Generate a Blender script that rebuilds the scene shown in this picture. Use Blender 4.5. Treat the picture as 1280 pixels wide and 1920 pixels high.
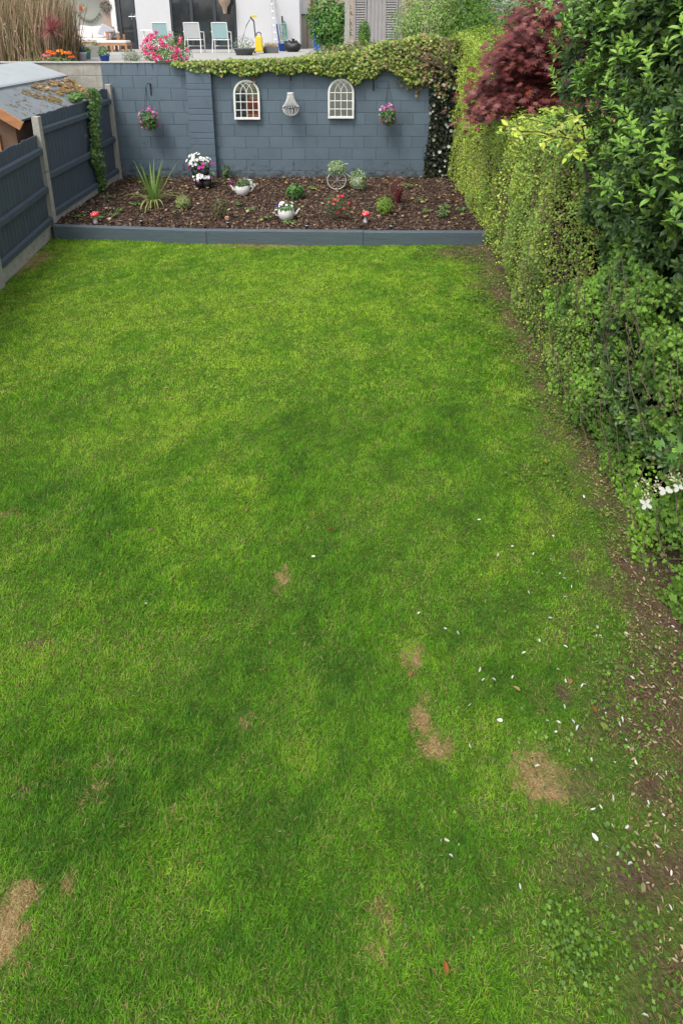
import bpy, math, random
import numpy as np
from mathutils import Vector, Matrix
random.seed(7); rng = np.random.default_rng(11)
R = math.radians
for o in list(bpy.data.objects): bpy.data.objects.remove(o)
SC = bpy.context.scene; COL = SC.collection

# ------------------------------------------------------------------ camera, world, sun, exposure
PIT, F, YC, H = R(17.3), 1124.0, 400.0, 2.95          # pitch, focal length and principal row in photo pixels, eye height
cam = bpy.data.cameras.new('camera'); camo = bpy.data.objects.new('camera', cam); COL.objects.link(camo)
camo.location = (0, 0, H); camo.rotation_euler = (math.pi/2-PIT, 0, 0)
cam.sensor_width = 36; cam.lens = F/1920*36; cam.shift_y = -(960-YC)/1920
cam.clip_start = .05; cam.clip_end = 600
SC.camera = camo
SUN_EL, SUN_AZ = R(58), R(215)
w = bpy.data.worlds.new('World'); SC.world = w; w.use_nodes = True
wn, wl = w.node_tree.nodes, w.node_tree.links
sky = wn.new('ShaderNodeTexSky'); sky.sky_type = 'NISHITA'; sky.sun_disc = False
sky.sun_elevation = SUN_EL; sky.sun_rotation = SUN_AZ; sky.dust_density = 3; sky.air_density = 1.2
hs = wn.new('ShaderNodeHueSaturation'); hs.inputs['Saturation'].default_value = .22
bg = wn['Background']; bg.inputs['Strength'].default_value = .15
wl.new(sky.outputs[0], hs.inputs['Color']); wl.new(hs.outputs[0], bg.inputs['Color'])
sl = bpy.data.lights.new('sun', 'SUN'); sl.energy = 1.3; sl.angle = R(18); sl.color = (1, .96, .9)
so = bpy.data.objects.new('sun', sl); COL.objects.link(so)
sd = Vector((math.sin(SUN_AZ)*math.cos(SUN_EL), math.cos(SUN_AZ)*math.cos(SUN_EL), math.sin(SUN_EL)))
so.rotation_euler = sd.to_track_quat('Z', 'Y').to_euler(); so.location = (0, 0, 20)
vs = SC.view_settings; vs.view_transform = 'Standard'; vs.look = 'None'; vs.gamma = 1; vs.exposure = .85
SC.cycles.max_bounces = 6; SC.cycles.transparent_max_bounces = 4

# ------------------------------------------------------------------ places: photo pixel -> metres, on the ground or at a depth
cp, sp_ = math.cos(PIT), math.sin(PIT)
def ray(px, py):
    u, v = (px-640)/F, (YC-py)/F
    return Vector((u, cp+v*sp_, -sp_+v*cp))
def G(px, py, z=0.0):
    r = ray(px, py); t = (z-H)/r.z
    return Vector((r.x*t, r.y*t, z))
def Wp(px, py, D):
    r = ray(px, py); t = D/r.y
    return Vector((r.x*t, D, H+r.z*t))

# ------------------------------------------------------------------ noise
def _h(ix, iy, iz):
    n = (ix*374761393+iy*668265263+iz*2147483647+912271) & 0xffffffff
    n = ((n ^ (n >> 13))*1274126177) & 0xffffffff
    return ((n ^ (n >> 16)) & 0xffff)/65535.0
def vn(x, y, z=0.0):
    x = np.asarray(x, float); y = np.asarray(y, float); z = np.zeros_like(x)+z
    ix, iy, iz = np.floor(x).astype(np.int64), np.floor(y).astype(np.int64), np.floor(z).astype(np.int64)
    fx, fy, fz = x-ix, y-iy, z-iz
    fx, fy, fz = [t*t*(3-2*t) for t in (fx, fy, fz)]
    r = 0
    for a in (0, 1):
        for b in (0, 1):
            for c in (0, 1):
                r = r+_h(ix+a, iy+b, iz+c)*(fx if a else 1-fx)*(fy if b else 1-fy)*(fz if c else 1-fz)
    return r
def fbm(x, y, z=0.0, o=3):
    s, a, t = 0, .5, 0
    for i in range(o):
        s = s+a*vn(x*2**i+17*i, y*2**i+5*i, z*2**i if np.ndim(z) else z+3.3*i); t += a; a *= .5
    return s/t

# ------------------------------------------------------------------ materials
MT = {}
def mat(name, col, rough=.7, ns=0, na=.15, bump=0, bs=None, metal=0, attr=False, trans=0, spec=.5, col2=None, stain=None, xform=None):
    m = bpy.data.materials.new(name); m.use_nodes = True; n, l = m.node_tree.nodes, m.node_tree.links
    b = n['Principled BSDF']; b.inputs['Roughness'].default_value = rough; b.inputs['Metallic'].default_value = metal
    b.inputs['Specular IOR Level'].default_value = spec
    tc = n.new('ShaderNodeTexCoord'); mp = n.new('ShaderNodeMapping'); l.new(tc.outputs['Object'], mp.inputs[0])
    if xform: mp.inputs['Scale'].default_value = xform
    if attr:
        at = n.new('ShaderNodeAttribute'); at.attribute_name = 'Col'; src = at.outputs['Color']
    else:
        rg = n.new('ShaderNodeRGB'); rg.outputs[0].default_value = (*col, 1); src = rg.outputs[0]
    if ns:
        t = n.new('ShaderNodeTexNoise'); t.inputs['Scale'].default_value = ns; t.inputs['Detail'].default_value = 8
        t.inputs['Roughness'].default_value = .65; l.new(mp.outputs[0], t.inputs['Vector'])
        if col2:
            cr = n.new('ShaderNodeValToRGB'); cr.color_ramp.elements[0].position = .38; cr.color_ramp.elements[1].position = .66
            l.new(t.outputs[0], cr.inputs[0]); mx = n.new('ShaderNodeMix'); mx.data_type = 'RGBA'
            l.new(cr.outputs[0], mx.inputs[0]); l.new(src, mx.inputs[6]); mx.inputs[7].default_value = (*col2, 1); src = mx.outputs[2]
        else:
            mr = n.new('ShaderNodeMapRange'); mr.inputs[1].default_value = .25; mr.inputs[2].default_value = .75
            mr.inputs[3].default_value = 1-na; mr.inputs[4].default_value = 1+na; l.new(t.outputs[0], mr.inputs[0])
            vm = n.new('ShaderNodeVectorMath'); vm.operation = 'SCALE'; l.new(src, vm.inputs[0]); l.new(mr.outputs[0], vm.inputs['Scale']); src = vm.outputs[0]
    if stain:                                   # (colour, scale, threshold): dirt or moss patches with their own outline
        t2 = n.new('ShaderNodeTexNoise'); t2.inputs['Scale'].default_value = stain[1]; t2.inputs['Detail'].default_value = 10
        t2.inputs['Roughness'].default_value = .7; l.new(tc.outputs['Object'], t2.inputs['Vector'])
        c2 = n.new('ShaderNodeValToRGB'); c2.color_ramp.elements[0].position = stain[2]; c2.color_ramp.elements[1].position = stain[2]+.08
        l.new(t2.outputs[0], c2.inputs[0]); mx = n.new('ShaderNodeMix'); mx.data_type = 'RGBA'
        l.new(c2.outputs[0], mx.inputs[0]); l.new(src, mx.inputs[6]); mx.inputs[7].default_value = (*stain[0], 1); src = mx.outputs[2]
    l.new(src, b.inputs['Base Color'])
    if bump:
        t3 = n.new('ShaderNodeTexNoise'); t3.inputs['Scale'].default_value = bs or ns or 20; t3.inputs['Detail'].default_value = 6
        l.new(mp.outputs[0], t3.inputs['Vector'])
        bp = n.new('ShaderNodeBump'); bp.inputs['Strength'].default_value = bump; bp.inputs['Distance'].default_value = .02
        l.new(t3.outputs[0], bp.inputs['Height']); l.new(bp.outputs[0], b.inputs['Normal'])
    if trans:
        tr = n.new('ShaderNodeBsdfTranslucent'); l.new(src, tr.inputs[0]); ms = n.new('ShaderNodeMixShader'); ms.inputs[0].default_value = trans
        l.new(b.outputs[0], ms.inputs[1]); l.new(tr.outputs[0], ms.inputs[2]); l.new(ms.outputs[0], n['Material Output'].inputs[0])
    MT[name] = m; return m
mat('leaf', (0, 0, 0), .5, attr=True, trans=.3, spec=.35)
mat('gloss_leaf', (0, 0, 0), .40, attr=True, trans=.22, spec=.45)
mat('grass', (0, 0, 0), .6, attr=True, trans=.35, spec=.2)
mat('petal', (0, 0, 0), .6, attr=True, trans=.25, spec=.2)
mat('matt', (0, 0, 0), .9, attr=True, spec=.15, bump=.3, bs=60)
mat('wall_paint', (0, 0, 0), .62, ns=3.5, na=.09, attr=True, bump=.35, bs=70, spec=.35, stain=((.055, .07, .08), 4.5, .62))
mat('bare_block', (0, 0, 0), .9, ns=5, na=.22, attr=True, bump=.5, bs=60, stain=((.13, .12, .10), 3.5, .60))
def splash(m, dirt, dark):                     # soil splashed up the foot of the wall, dark runs below its top
    n, l = m.node_tree.nodes, m.node_tree.links; b = n['Principled BSDF']; src = b.inputs['Base Color'].links[0].from_socket
    tc = n.new('ShaderNodeTexCoord'); sx = n.new('ShaderNodeSeparateXYZ'); l.new(tc.outputs['Object'], sx.inputs[0])
    for col, sc, (z0, t0, z1, t1) in ((dirt, (11, 11, 14), (.12, .36, .6, .74)), (dark, (7, 7, 12), (.10, .46, .7, .66)), (dark, (14, 14, 1.1), (2.32, .50, 1.75, .76))):
        mp = n.new('ShaderNodeMapping'); mp.inputs['Scale'].default_value = sc; mp.inputs['Location'].default_value = (sc[2], 3*t0, 0); l.new(tc.outputs['Object'], mp.inputs[0])
        t = n.new('ShaderNodeTexNoise'); t.inputs['Scale'].default_value = 1; t.inputs['Detail'].default_value = 9; t.inputs['Roughness'].default_value = .68; l.new(mp.outputs[0], t.inputs[0])
        mr = n.new('ShaderNodeMapRange'); mr.inputs[1].default_value = z0; mr.inputs[2].default_value = z1; mr.inputs[3].default_value = t0; mr.inputs[4].default_value = t1; l.new(sx.outputs['Z'], mr.inputs[0])
        su = n.new('ShaderNodeMath'); su.operation = 'SUBTRACT'; l.new(t.outputs[0], su.inputs[0]); l.new(mr.outputs[0], su.inputs[1])
        mu = n.new('ShaderNodeMath'); mu.operation = 'MULTIPLY'; mu.use_clamp = True; mu.inputs[1].default_value = 9; l.new(su.outputs[0], mu.inputs[0])
        m2 = n.new('ShaderNodeMath'); m2.operation = 'MULTIPLY'; m2.inputs[1].default_value = .8; l.new(mu.outputs[0], m2.inputs[0])
        mx = n.new('ShaderNodeMix'); mx.data_type = 'RGBA'; l.new(m2.outputs[0], mx.inputs[0]); l.new(src, mx.inputs[6]); mx.inputs[7].default_value = (*col, 1); src = mx.outputs[2]
    l.new(src, b.inputs['Base Color'])
splash(MT['wall_paint'], (.075, .07, .062), (.030, .036, .038))
mat('mortar_paint', (.096, .132, .162), .8, ns=9, na=.2)
mat('mortar', (.30, .29, .27), .9, ns=9, na=.2)
mat('coping', (.36, .35, .33), .9, ns=8, na=.25, bump=.4, stain=((.16, .16, .12), 6, .58))
mat('concrete', (.36, .345, .31), .92, ns=14, na=.18, bump=.5, bs=90, stain=((.13, .13, .10), 9, .60))
mat('gravel_board', (.38, .365, .33), .92, ns=10, na=.28, bump=.6, bs=60, stain=((.11, .11, .095), 7, .60))
mat('fence_paint', (0, 0, 0), .68, ns=6, na=.16, attr=True, bump=.35, bs=18, spec=.35, xform=(6, 6, .6))
mat('sleeper_paint', (.085, .112, .134), .6, ns=4, na=.16, bump=.3, bs=12, xform=(.6, 6, 6), spec=.4, stain=((.09, .10, .10), 5, .66))
mat('soil', (.095, .062, .040), .95, ns=25, na=.5, bump=.9, bs=70)
mat('thatch', (.060, .085, .018), .95, ns=40, na=.5, bump=.8, bs=90)
mat('turf_base', (0, 0, 0), .95, ns=45, na=.5, bump=.9, bs=80, attr=True, spec=.1)
mat('mulch_base', (.034, .021, .014), .95, ns=30, na=.6, bump=.9, bs=50)
mat('white_metal', (.72, .72, .71), .45, ns=12, na=.06)
mat('white_wood', (.74, .74, .71), .55, ns=20, na=.06)
mat('enamel', (.62, .62, .60), .5, ns=14, na=.15, stain=((.3, .27, .2), 18, .66))
mat('black_plastic', (.012, .012, .013), .5)
mat('bark', (.10, .075, .05), .95, ns=20, na=.4, bump=.7, bs=50)
mat('core', (.012, .014, .006), 1, ns=14, na=.6, bump=1, bs=18, spec=0)  # near-black filler, shade between the leaves put into the colour
mat('core_brown', (.03, .024, .014), 1, ns=14, na=.6, bump=1, bs=18, spec=0)  # dark twiggy brown with the hedge's inner shade put into the colour
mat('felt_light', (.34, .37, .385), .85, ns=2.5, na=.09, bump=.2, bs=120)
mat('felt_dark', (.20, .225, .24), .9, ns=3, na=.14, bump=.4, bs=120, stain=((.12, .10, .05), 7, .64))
mat('orange_wood', (.36, .16, .065), .6, ns=5, na=.25, xform=(1, 6, 6))
mat('brown_wood', (.11, .06, .035), .8, ns=6, na=.3)
mat('grey_wood', (.27, .26, .255), .85, ns=6, na=.2, xform=(5, 5, .7), bump=.3)
mat('render_white', (.56, .56, .57), .85, ns=1.2, na=.05, bump=.15, bs=60)
mat('render_sage', (.37, .385, .335), .9, ns=1.5, na=.08)
mat('render_pink', (.40, .30, .25), .95, ns=60, na=.35, bump=.6, bs=90)
mat('render_cream', (.56, .52, .45), .9, ns=2, na=.1, bump=.4, bs=80)
mat('frame_grey', (.035, .042, .052), .4)
mat('glass_dark', (.03, .036, .038), .06, spec=.8, ns=1.5, na=.6)
mat('curtain', (.30, .30, .28), .9, ns=4, na=.2, xform=(8, 1, .5))
mat('paving', (.34, .33, .31), .9, ns=4, na=.15, bump=.2)
mat('teak', (.38, .19, .09), .6, ns=8, na=.25)
mat('cushion', (.66, .60, .57), .9, ns=9, na=.08)
mat('cushion_grey', (.36, .36, .40), .9, ns=9, na=.1)
mat('sling_grey', (.47, .49, .49), .7)
mat('sling_teal', (.30, .45, .46), .7)
mat('yellow', (.70, .47, .015), .4, ns=6, na=.08)
mat('blue_glaze', (.01, .07, .33), .25)
mat('blue_plastic', (.01, .09, .42), .45)
mat('lilac_pot', (.52, .50, .56), .6)
mat('teal_pot', (.10, .26, .2), .5)
mat('taupe', (.33, .29, .245), .85, ns=3, na=.1, xform=(5, 1, .5))
mat('steel', (.55, .56, .57), .35, metal=.6)
mat('red_paint', (.62, .015, .02), .28, spec=.6)
mat('grey_pot', (.10, .105, .11), .7)
mat('trough', (.30, .30, .28), .9, ns=15, na=.2)
mat('red_brick', (.36, .10, .05), .9, ns=14, na=.35)
mat('slate', (.09, .095, .10), .8, ns=4, na=.2)
mat('rattan', (.36, .26, .2), .8)
mat('hose', (.03, .03, .03), .5)
m = mat('mirror_glass', (.80, .82, .82), .03, metal=1)

# ------------------------------------------------------------------ object helpers
def tag(o, label=None, cat=None, group=None, kind=None):
    if label: o['label'] = label
    if cat: o['category'] = cat
    if group: o['group'] = group
    if kind: o['kind'] = kind
    return o
def thing(name, loc, label, cat, group=None):
    o = bpy.data.objects.new(name, None); o.empty_display_size = .1; COL.objects.link(o); o.location = loc
    return tag(o, label, cat, group)
def link(name, me, material, parent=None, world=True):
    me.materials.append(MT[material]); o = bpy.data.objects.new(name, me); COL.objects.link(o)
    if parent is not None:
        o.parent = parent
        if world:
            p = Vector((0, 0, 0)); q = parent
            while q is not None: p += q.location; q = q.parent
            me.transform(Matrix.Translation(-p))
    return o
def copy_tree(o, parent=None):
    c = o.copy(); COL.objects.link(c); c.parent = parent
    for ch in list(o.children): copy_tree(ch, c)
    return c
class MB:
    def __init__(s): s.v = []; s.f = []; s.c = []; s.col = (.5, .5, .5)
    def add(s, vs, fs):
        b = len(s.v); s.v += [tuple(x) for x in vs]; s.f += [tuple(i+b for i in f) for f in fs]; s.c += [s.col]*len(vs); return s
    def box(s, a, b, M=None):
        x0, y0, z0 = a; x1, y1, z1 = b
        vs = [(x0, y0, z0), (x1, y0, z0), (x1, y1, z0), (x0, y1, z0), (x0, y0, z1), (x1, y0, z1), (x1, y1, z1), (x0, y1, z1)]
        if M is not None: vs = [M @ Vector(q) for q in vs]
        return s.add(vs, [(3, 2, 1, 0), (4, 5, 6, 7), (0, 1, 5, 4), (1, 2, 6, 5), (2, 3, 7, 6), (3, 0, 4, 7)])
    def cbox(s, c, d, M=None):
        return s.box([c[i]-d[i]/2 for i in range(3)], [c[i]+d[i]/2 for i in range(3)], M)
    def hexa(s, p):        # eight corners: bottom four then top four
        return s.add(p, [(3, 2, 1, 0), (4, 5, 6, 7), (0, 1, 5, 4), (1, 2, 6, 5), (2, 3, 7, 6), (3, 0, 4, 7)])
    def beam(s, a, b, w, h, up=(0, 0, 1)):
        a, b = Vector(a), Vector(b); d = (b-a).normalized(); u = Vector(up); sx = d.cross(u).normalized(); u = sx.cross(d)
        p = []
        for q in (a, b):
            p.append([q-sx*w/2-u*h/2, q+sx*w/2-u*h/2, q+sx*w/2+u*h/2, q-sx*w/2+u*h/2])
        return s.add(p[0]+p[1], [(3, 2, 1, 0), (4, 5, 6, 7), (0, 1, 5, 4), (1, 2, 6, 5), (2, 3, 7, 6), (3, 0, 4, 7)])
    def tube(s, pts, r, n=8, cap=True):
        pts = [Vector(p) for p in pts]; rr = r if hasattr(r, '__len__') else [r]*len(pts); vs = []; fs = []
        for i, p in enumerate(pts):
            d = (pts[min(i+1, len(pts)-1)]-pts[max(i-1, 0)]).normalized()
            a = d.cross(Vector((0, 0, 1)) if abs(d.z) < .9 else Vector((0, 1, 0))).normalized(); b = d.cross(a)
            for k in range(n):
                t = 2*math.pi*k/n; vs.append(p+(a*math.cos(t)+b*math.sin(t))*rr[i])
        for i in range(len(pts)-1):
            for k in range(n): fs.append((i*n+k, i*n+(k+1) % n, (i+1)*n+(k+1) % n, (i+1)*n+k))
        if cap: fs.append(tuple(range(n))[::-1]); fs.append(tuple((len(pts)-1)*n+k for k in range(n)))
        return s.add(vs, fs)
    def lathe(s, c, prof, n=20, sx=1, sy=1, close=False):
        vs = []; fs = []
        for (r, z) in prof:
            for k in range(n):
                t = 2*math.pi*k/n; vs.append((c[0]+r*math.cos(t)*sx, c[1]+r*math.sin(t)*sy, c[2]+z))
        for i in range(len(prof)-1):
            for k in range(n): fs.append((i*n+k, i*n+(k+1) % n, (i+1)*n+(k+1) % n, (i+1)*n+k))
        if close: fs.append(tuple(range(n))[::-1]); fs.append(tuple((len(prof)-1)*n+k for k in range(n)))
        return s.add(vs, fs)
    def ball(s, c, r, n=8, sq=(1, 1, 1)):
        prof = [(max(.001, math.sin(math.pi*i/n))*r, -math.cos(math.pi*i/n)*r*sq[2]) for i in range(n+1)]
        return s.lathe(c, prof, n+2, sq[0], sq[1])
    def build(s, name, material, parent=None, bevel=0, smooth=False, world=True):
        me = bpy.data.meshes.new(name); me.from_pydata(s.v, [], s.f)
        ca = me.color_attributes.new('Col', 'FLOAT_COLOR', 'POINT')
        ca.data.foreach_set('color', np.c_[np.array(s.c, float), np.ones(len(s.c))].ravel())
        me.update()
        if smooth: me.polygons.foreach_set('use_smooth', [True]*len(me.polygons))
        o = link(name, me, material, parent, world)
        if bevel:
            bm = o.modifiers.new('bevel', 'BEVEL'); bm.width = bevel; bm.segments = 2; bm.limit_method = 'ANGLE'
        return o

# leaf templates: (along, across, lift)
def fan(pts, c=(.4, 0, 0)):
    v = [c]+pts; n = len(pts); return np.array(v, float), [(0, i+1, (i+1) % n+1) for i in range(n)]
TP = {
 'dia': (np.array([(0, 0, 0), (.5, -.36, .1), (1, 0, -.08), (.5, .36, .1)]), [(0, 1, 2), (0, 2, 3)]),
 'oval': (np.array([(0, 0, 0), (.35, 0, -.02), (.72, 0, -.05), (1, 0, -.14), (.33, -.2, .05), (.7, -.16, .02), (.33, .2, .05), (.7, .16, .02)]),
          [(0, 4, 1), (1, 4, 5, 2), (2, 5, 3), (0, 1, 6), (1, 2, 7, 6), (2, 3, 7)]),
 'ivy': fan([(0, -.12, 0), (.05, -.5, .06), (.42, -.3, .0), (.62, -.48, -.06), (.72, -.18, 0), (1, 0, -.12), (.72, .18, 0), (.62, .48, -.06), (.42, .3, 0), (.05, .5, .06), (0, .12, 0)], (.3, 0, .04)),
 'maple': fan([(0, 0, 0), (.08, -.42, 0), (.3, -.17, 0), (.45, -.6, -.1), (.5, -.16, 0), (.82, -.36, -.12), (.62, -.07, 0), (1.05, 0, -.16), (.62, .07, 0), (.82, .36, -.12), (.5, .16, 0), (.45, .6, -.1), (.3, .17, 0), (.08, .42, 0)], (.3, 0, .04)),
 'flower': fan([(.5+.5*math.cos(a)*(1 if i % 2 else .84), .5*math.sin(a)*(1 if i % 2 else .84), .0) for i, a in enumerate(np.linspace(0, 2*math.pi, 11)[:-1])], (.5, 0, -.16)),
 'blade': (np.array([(0, -.5, 0), (0, .5, 0), (.4, -.45, .02), (.4, .45, .02), (.75, -.3, -.06), (.75, .3, -.06), (1, 0, -.2)]), [(0, 2, 3, 1), (2, 4, 5, 3), (4, 6, 5)]),
 'chip': (np.array([(0, -.5, 0), (.1, .5, .02), (1, .35, 0), (.9, -.4, .05), (0, -.5, -.12), (.1, .5, -.12), (1, .35, -.12), (.9, -.4, -.1)]), [(0, 3, 2, 1), (0, 1, 5, 4), (1, 2, 6, 5), (2, 3, 7, 6), (3, 0, 4, 7)]),
 'petal': (np.array([(0, 0, 0), (.35, -.3, .1), (.8, -.28, .12), (1, 0, .04), (.8, .28, .12), (.35, .3, .1), (.5, 0, 0)]), [(6, 0, 1), (6, 1, 2), (6, 2, 3), (6, 3, 4), (6, 4, 5), (6, 5, 0)]),
}
def nrm(a): return a/np.maximum(np.linalg.norm(a, axis=1, keepdims=True), 1e-9)
def scatter(name, P, N, T, S, C, tpl, material, parent=None, width=1.0, jit=0, curl=None):
    V, Fc = TP[tpl]; n = len(P); k = len(V)
    P = np.asarray(P, float); N = nrm(np.asarray(N, float)); T = np.asarray(T, float)
    T = nrm(T-(T*N).sum(1, keepdims=True)*N); B = np.cross(N, T); S = np.zeros(n)+S; wd = np.zeros(n)+width
    cl = np.ones(n) if curl is None else curl
    out = P[:, None, :]+S[:, None, None]*(V[None, :, 0, None]*T[:, None, :]+(wd[:, None]*V[None, :, 1])[:, :, None]*B[:, None, :]+(cl[:, None]*V[None, :, 2])[:, :, None]*N[:, None, :])
    co = out.reshape(-1, 3)
    C = np.asarray(C, float)
    if C.ndim == 1: C = np.tile(C, (n, 1))
    if jit: C = C*(1+jit*rng.uniform(-1, 1, (n, 1)))
    cc = np.repeat(np.c_[np.clip(C, 0, 1), np.ones(n)], k, axis=0)
    ls = np.array([len(f) for f in Fc]); flat = np.concatenate([np.array(f) for f in Fc])
    li = (flat[None, :]+(np.arange(n)*k)[:, None]).ravel(); lt = np.tile(ls, n); st = np.r_[0, np.cumsum(lt)[:-1]]
    me = bpy.data.meshes.new(name); me.vertices.add(len(co)); me.vertices.foreach_set('co', co.ravel())
    me.loops.add(len(li)); me.loops.foreach_set('vertex_index', li.astype(np.int32))
    me.polygons.add(len(lt)); me.polygons.foreach_set('loop_start', st.astype(np.int32)); me.polygons.foreach_set('loop_total', lt.astype(np.int32))
    me.update(calc_edges=True)
    ca = me.color_attributes.new('Col', 'FLOAT_COLOR', 'POINT'); ca.data.foreach_set('color', cc.ravel())
    return link(name, me, material, parent)
def rdir(n): return nrm(rng.normal(size=(n, 3)))
def pick(cols, n, w=None):
    cols = np.array(cols, float); w = None if w is None else np.array(w)/np.sum(w)
    return cols[rng.choice(len(cols), n, p=w)]*rng.uniform(.8, 1.2, (n, 1))
def blob(name, c, rad, n, size, cols, tpl='oval', material='leaf', parent=None, lump=.25, up=.5, weights=None, lo=.55, freq=3.0, droop=.3, width=1., bottom=-1):
    d = rdir(n*2); d = d[d[:, 2] > bottom][:n]; n = len(d)
    rr = rng.uniform(lo, 1, n)**.6; rr = rr*(1+lump*(fbm(d[:, 0]*freq+c[0]*3, d[:, 1]*freq+c[1], d[:, 2]*freq)-.5)*2)
    P = np.array(c)+d*rr[:, None]*np.array(rad)
    N = d+rdir(n)*.6+np.array([0, 0, up]); T = rdir(n)+d*.6-np.array([0, 0, droop])
    return scatter(name, P, N, T, size*rng.uniform(.65, 1.2, n), pick(cols, n, weights), tpl, material, parent, width)
def whorls(name, P, D, k, size, cin, cout, parent, material='gloss_leaf', tpl='oval', width=1.0):
    n = len(P); D = nrm(D); ref = np.tile([[.3, .2, .9]], (n, 1)); a = nrm(np.cross(D, ref)); b = np.cross(D, a)
    Ps, Ns, Ts, Ss, Cs = [], [], [], [], []
    fr = rng.uniform(.0, 1, (n, 1))**1.8
    for i in range(k):
        ph = 2.4*i+rng.uniform(-.3, .3, n)+np.arange(n); t = i/(k-1)                 # 0 = tip, upright; 1 = lower, spread
        out = a*np.cos(ph)[:, None]+b*np.sin(ph)[:, None]; el = .35+1.15*t+rng.uniform(-.15, .2, n)
        T = D*np.cos(el)[:, None]+out*np.sin(el)[:, None]; N = D*np.sin(el)[:, None]-out*np.cos(el)[:, None]
        Ps.append(P-D*(t*.07)); Ns.append(N+rdir(n)*.15); Ts.append(T-np.array([0, 0, .15*t])); Ss.append(size*(.6+.5*t)*rng.uniform(.8, 1.2, n))
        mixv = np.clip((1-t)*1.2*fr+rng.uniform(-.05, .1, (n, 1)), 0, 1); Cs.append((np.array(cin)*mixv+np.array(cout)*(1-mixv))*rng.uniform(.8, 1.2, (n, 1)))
    return scatter(name, np.concatenate(Ps), np.concatenate(Ns), np.concatenate(Ts), np.concatenate(Ss), np.concatenate(Cs), tpl, material, parent, width)

# ================================================================== SETTING
YB0 = 7.98                                    # front of the planting bed
YW = 11.3                                     # face of the block wall
def sheet(name, x0, x1, y0, y1, z, material, nx=2, ny=2, zf=None, kind='structure'):
    xs = np.linspace(x0, x1, nx); ys = np.linspace(y0, y1, ny); v = []; f = []
    for y in ys:
        for x in xs: v.append((x, y, z+(zf(x, y) if zf else 0)))
    for j in range(ny-1):
        for i in range(nx-1): f.append((j*nx+i, j*nx+i+1, (j+1)*nx+i+1, (j+1)*nx+i))
    me = bpy.data.meshes.new(name); me.from_pydata(v, [], f)
    o = link(name, me, material); o['kind'] = kind; return o
sheet('ground', -150, 150, -150, 250, -.03, 'soil')
def lz(x, y): return .012*(float(vn(x*2.1, y*2.1))-.5)*2
lw = sheet('lawn', -4.6, 2.6, -1.4, 8.26, 0, 'turf_base', 290, 390, lz)
co_ = np.empty(len(lw.data.vertices)*3); lw.data.vertices.foreach_get('co', co_); co_ = co_.reshape(-1, 3)
LAWN_XY = co_
# soil margin along the hedge and the worn places: lawn colour is thatch, soil shows in its own sheet
def soil_edge(y): return np.interp(y, [0, 1.1, 1.5, 2.2, 3.0, 3.6, 5.1, 7.0, 8.0], [1.10, 1.02, 1.10, 1.42, 1.62, 1.67, 1.70, 1.76, 1.62])
v = []; f = []; ys = np.linspace(-1.3, 8.0, 60)
for y in ys:
    e = float(soil_edge(y))+.30+.12*(float(fbm(y*2.3, 3.1))-.5)
    for k in range(6): x = e+(2.5-e)*k/5; v.append((x, y, lz(x, y)+.003+.017*min(k, 1)))
for j in range(59):
    for i in range(5): f.append((j*6+i, j*6+i+1, (j+1)*6+i+1, (j+1)*6+i))
me = bpy.data.meshes.new('soil_strip'); me.from_pydata(v, [], f); link('soil_strip', me, 'soil')['kind'] = 'structure'
def bed_front(x): return np.interp(x, [-4.3, -4.2, -1.85, .3, 2.1, 2.9], [8.235, 8.22, 8.02, 7.95, 7.93, 7.93])
def bz(x, y): return .05*(float(fbm(x*1.7, y*1.7))-.5)+.03*(float(vn(x*9, y*9))-.5)
pb = sheet('planting_bed', -4.3, 2.9, YB0+.05, YW+.02, .155, 'mulch_base', 80, 44, bz)
for v_ in pb.data.vertices:
    f_ = float(bed_front(v_.co.x))+.05; v_.co.y = f_+(v_.co.y-YB0-.05)/(YW+.02-YB0-.05)*(YW+.02-f_)

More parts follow.
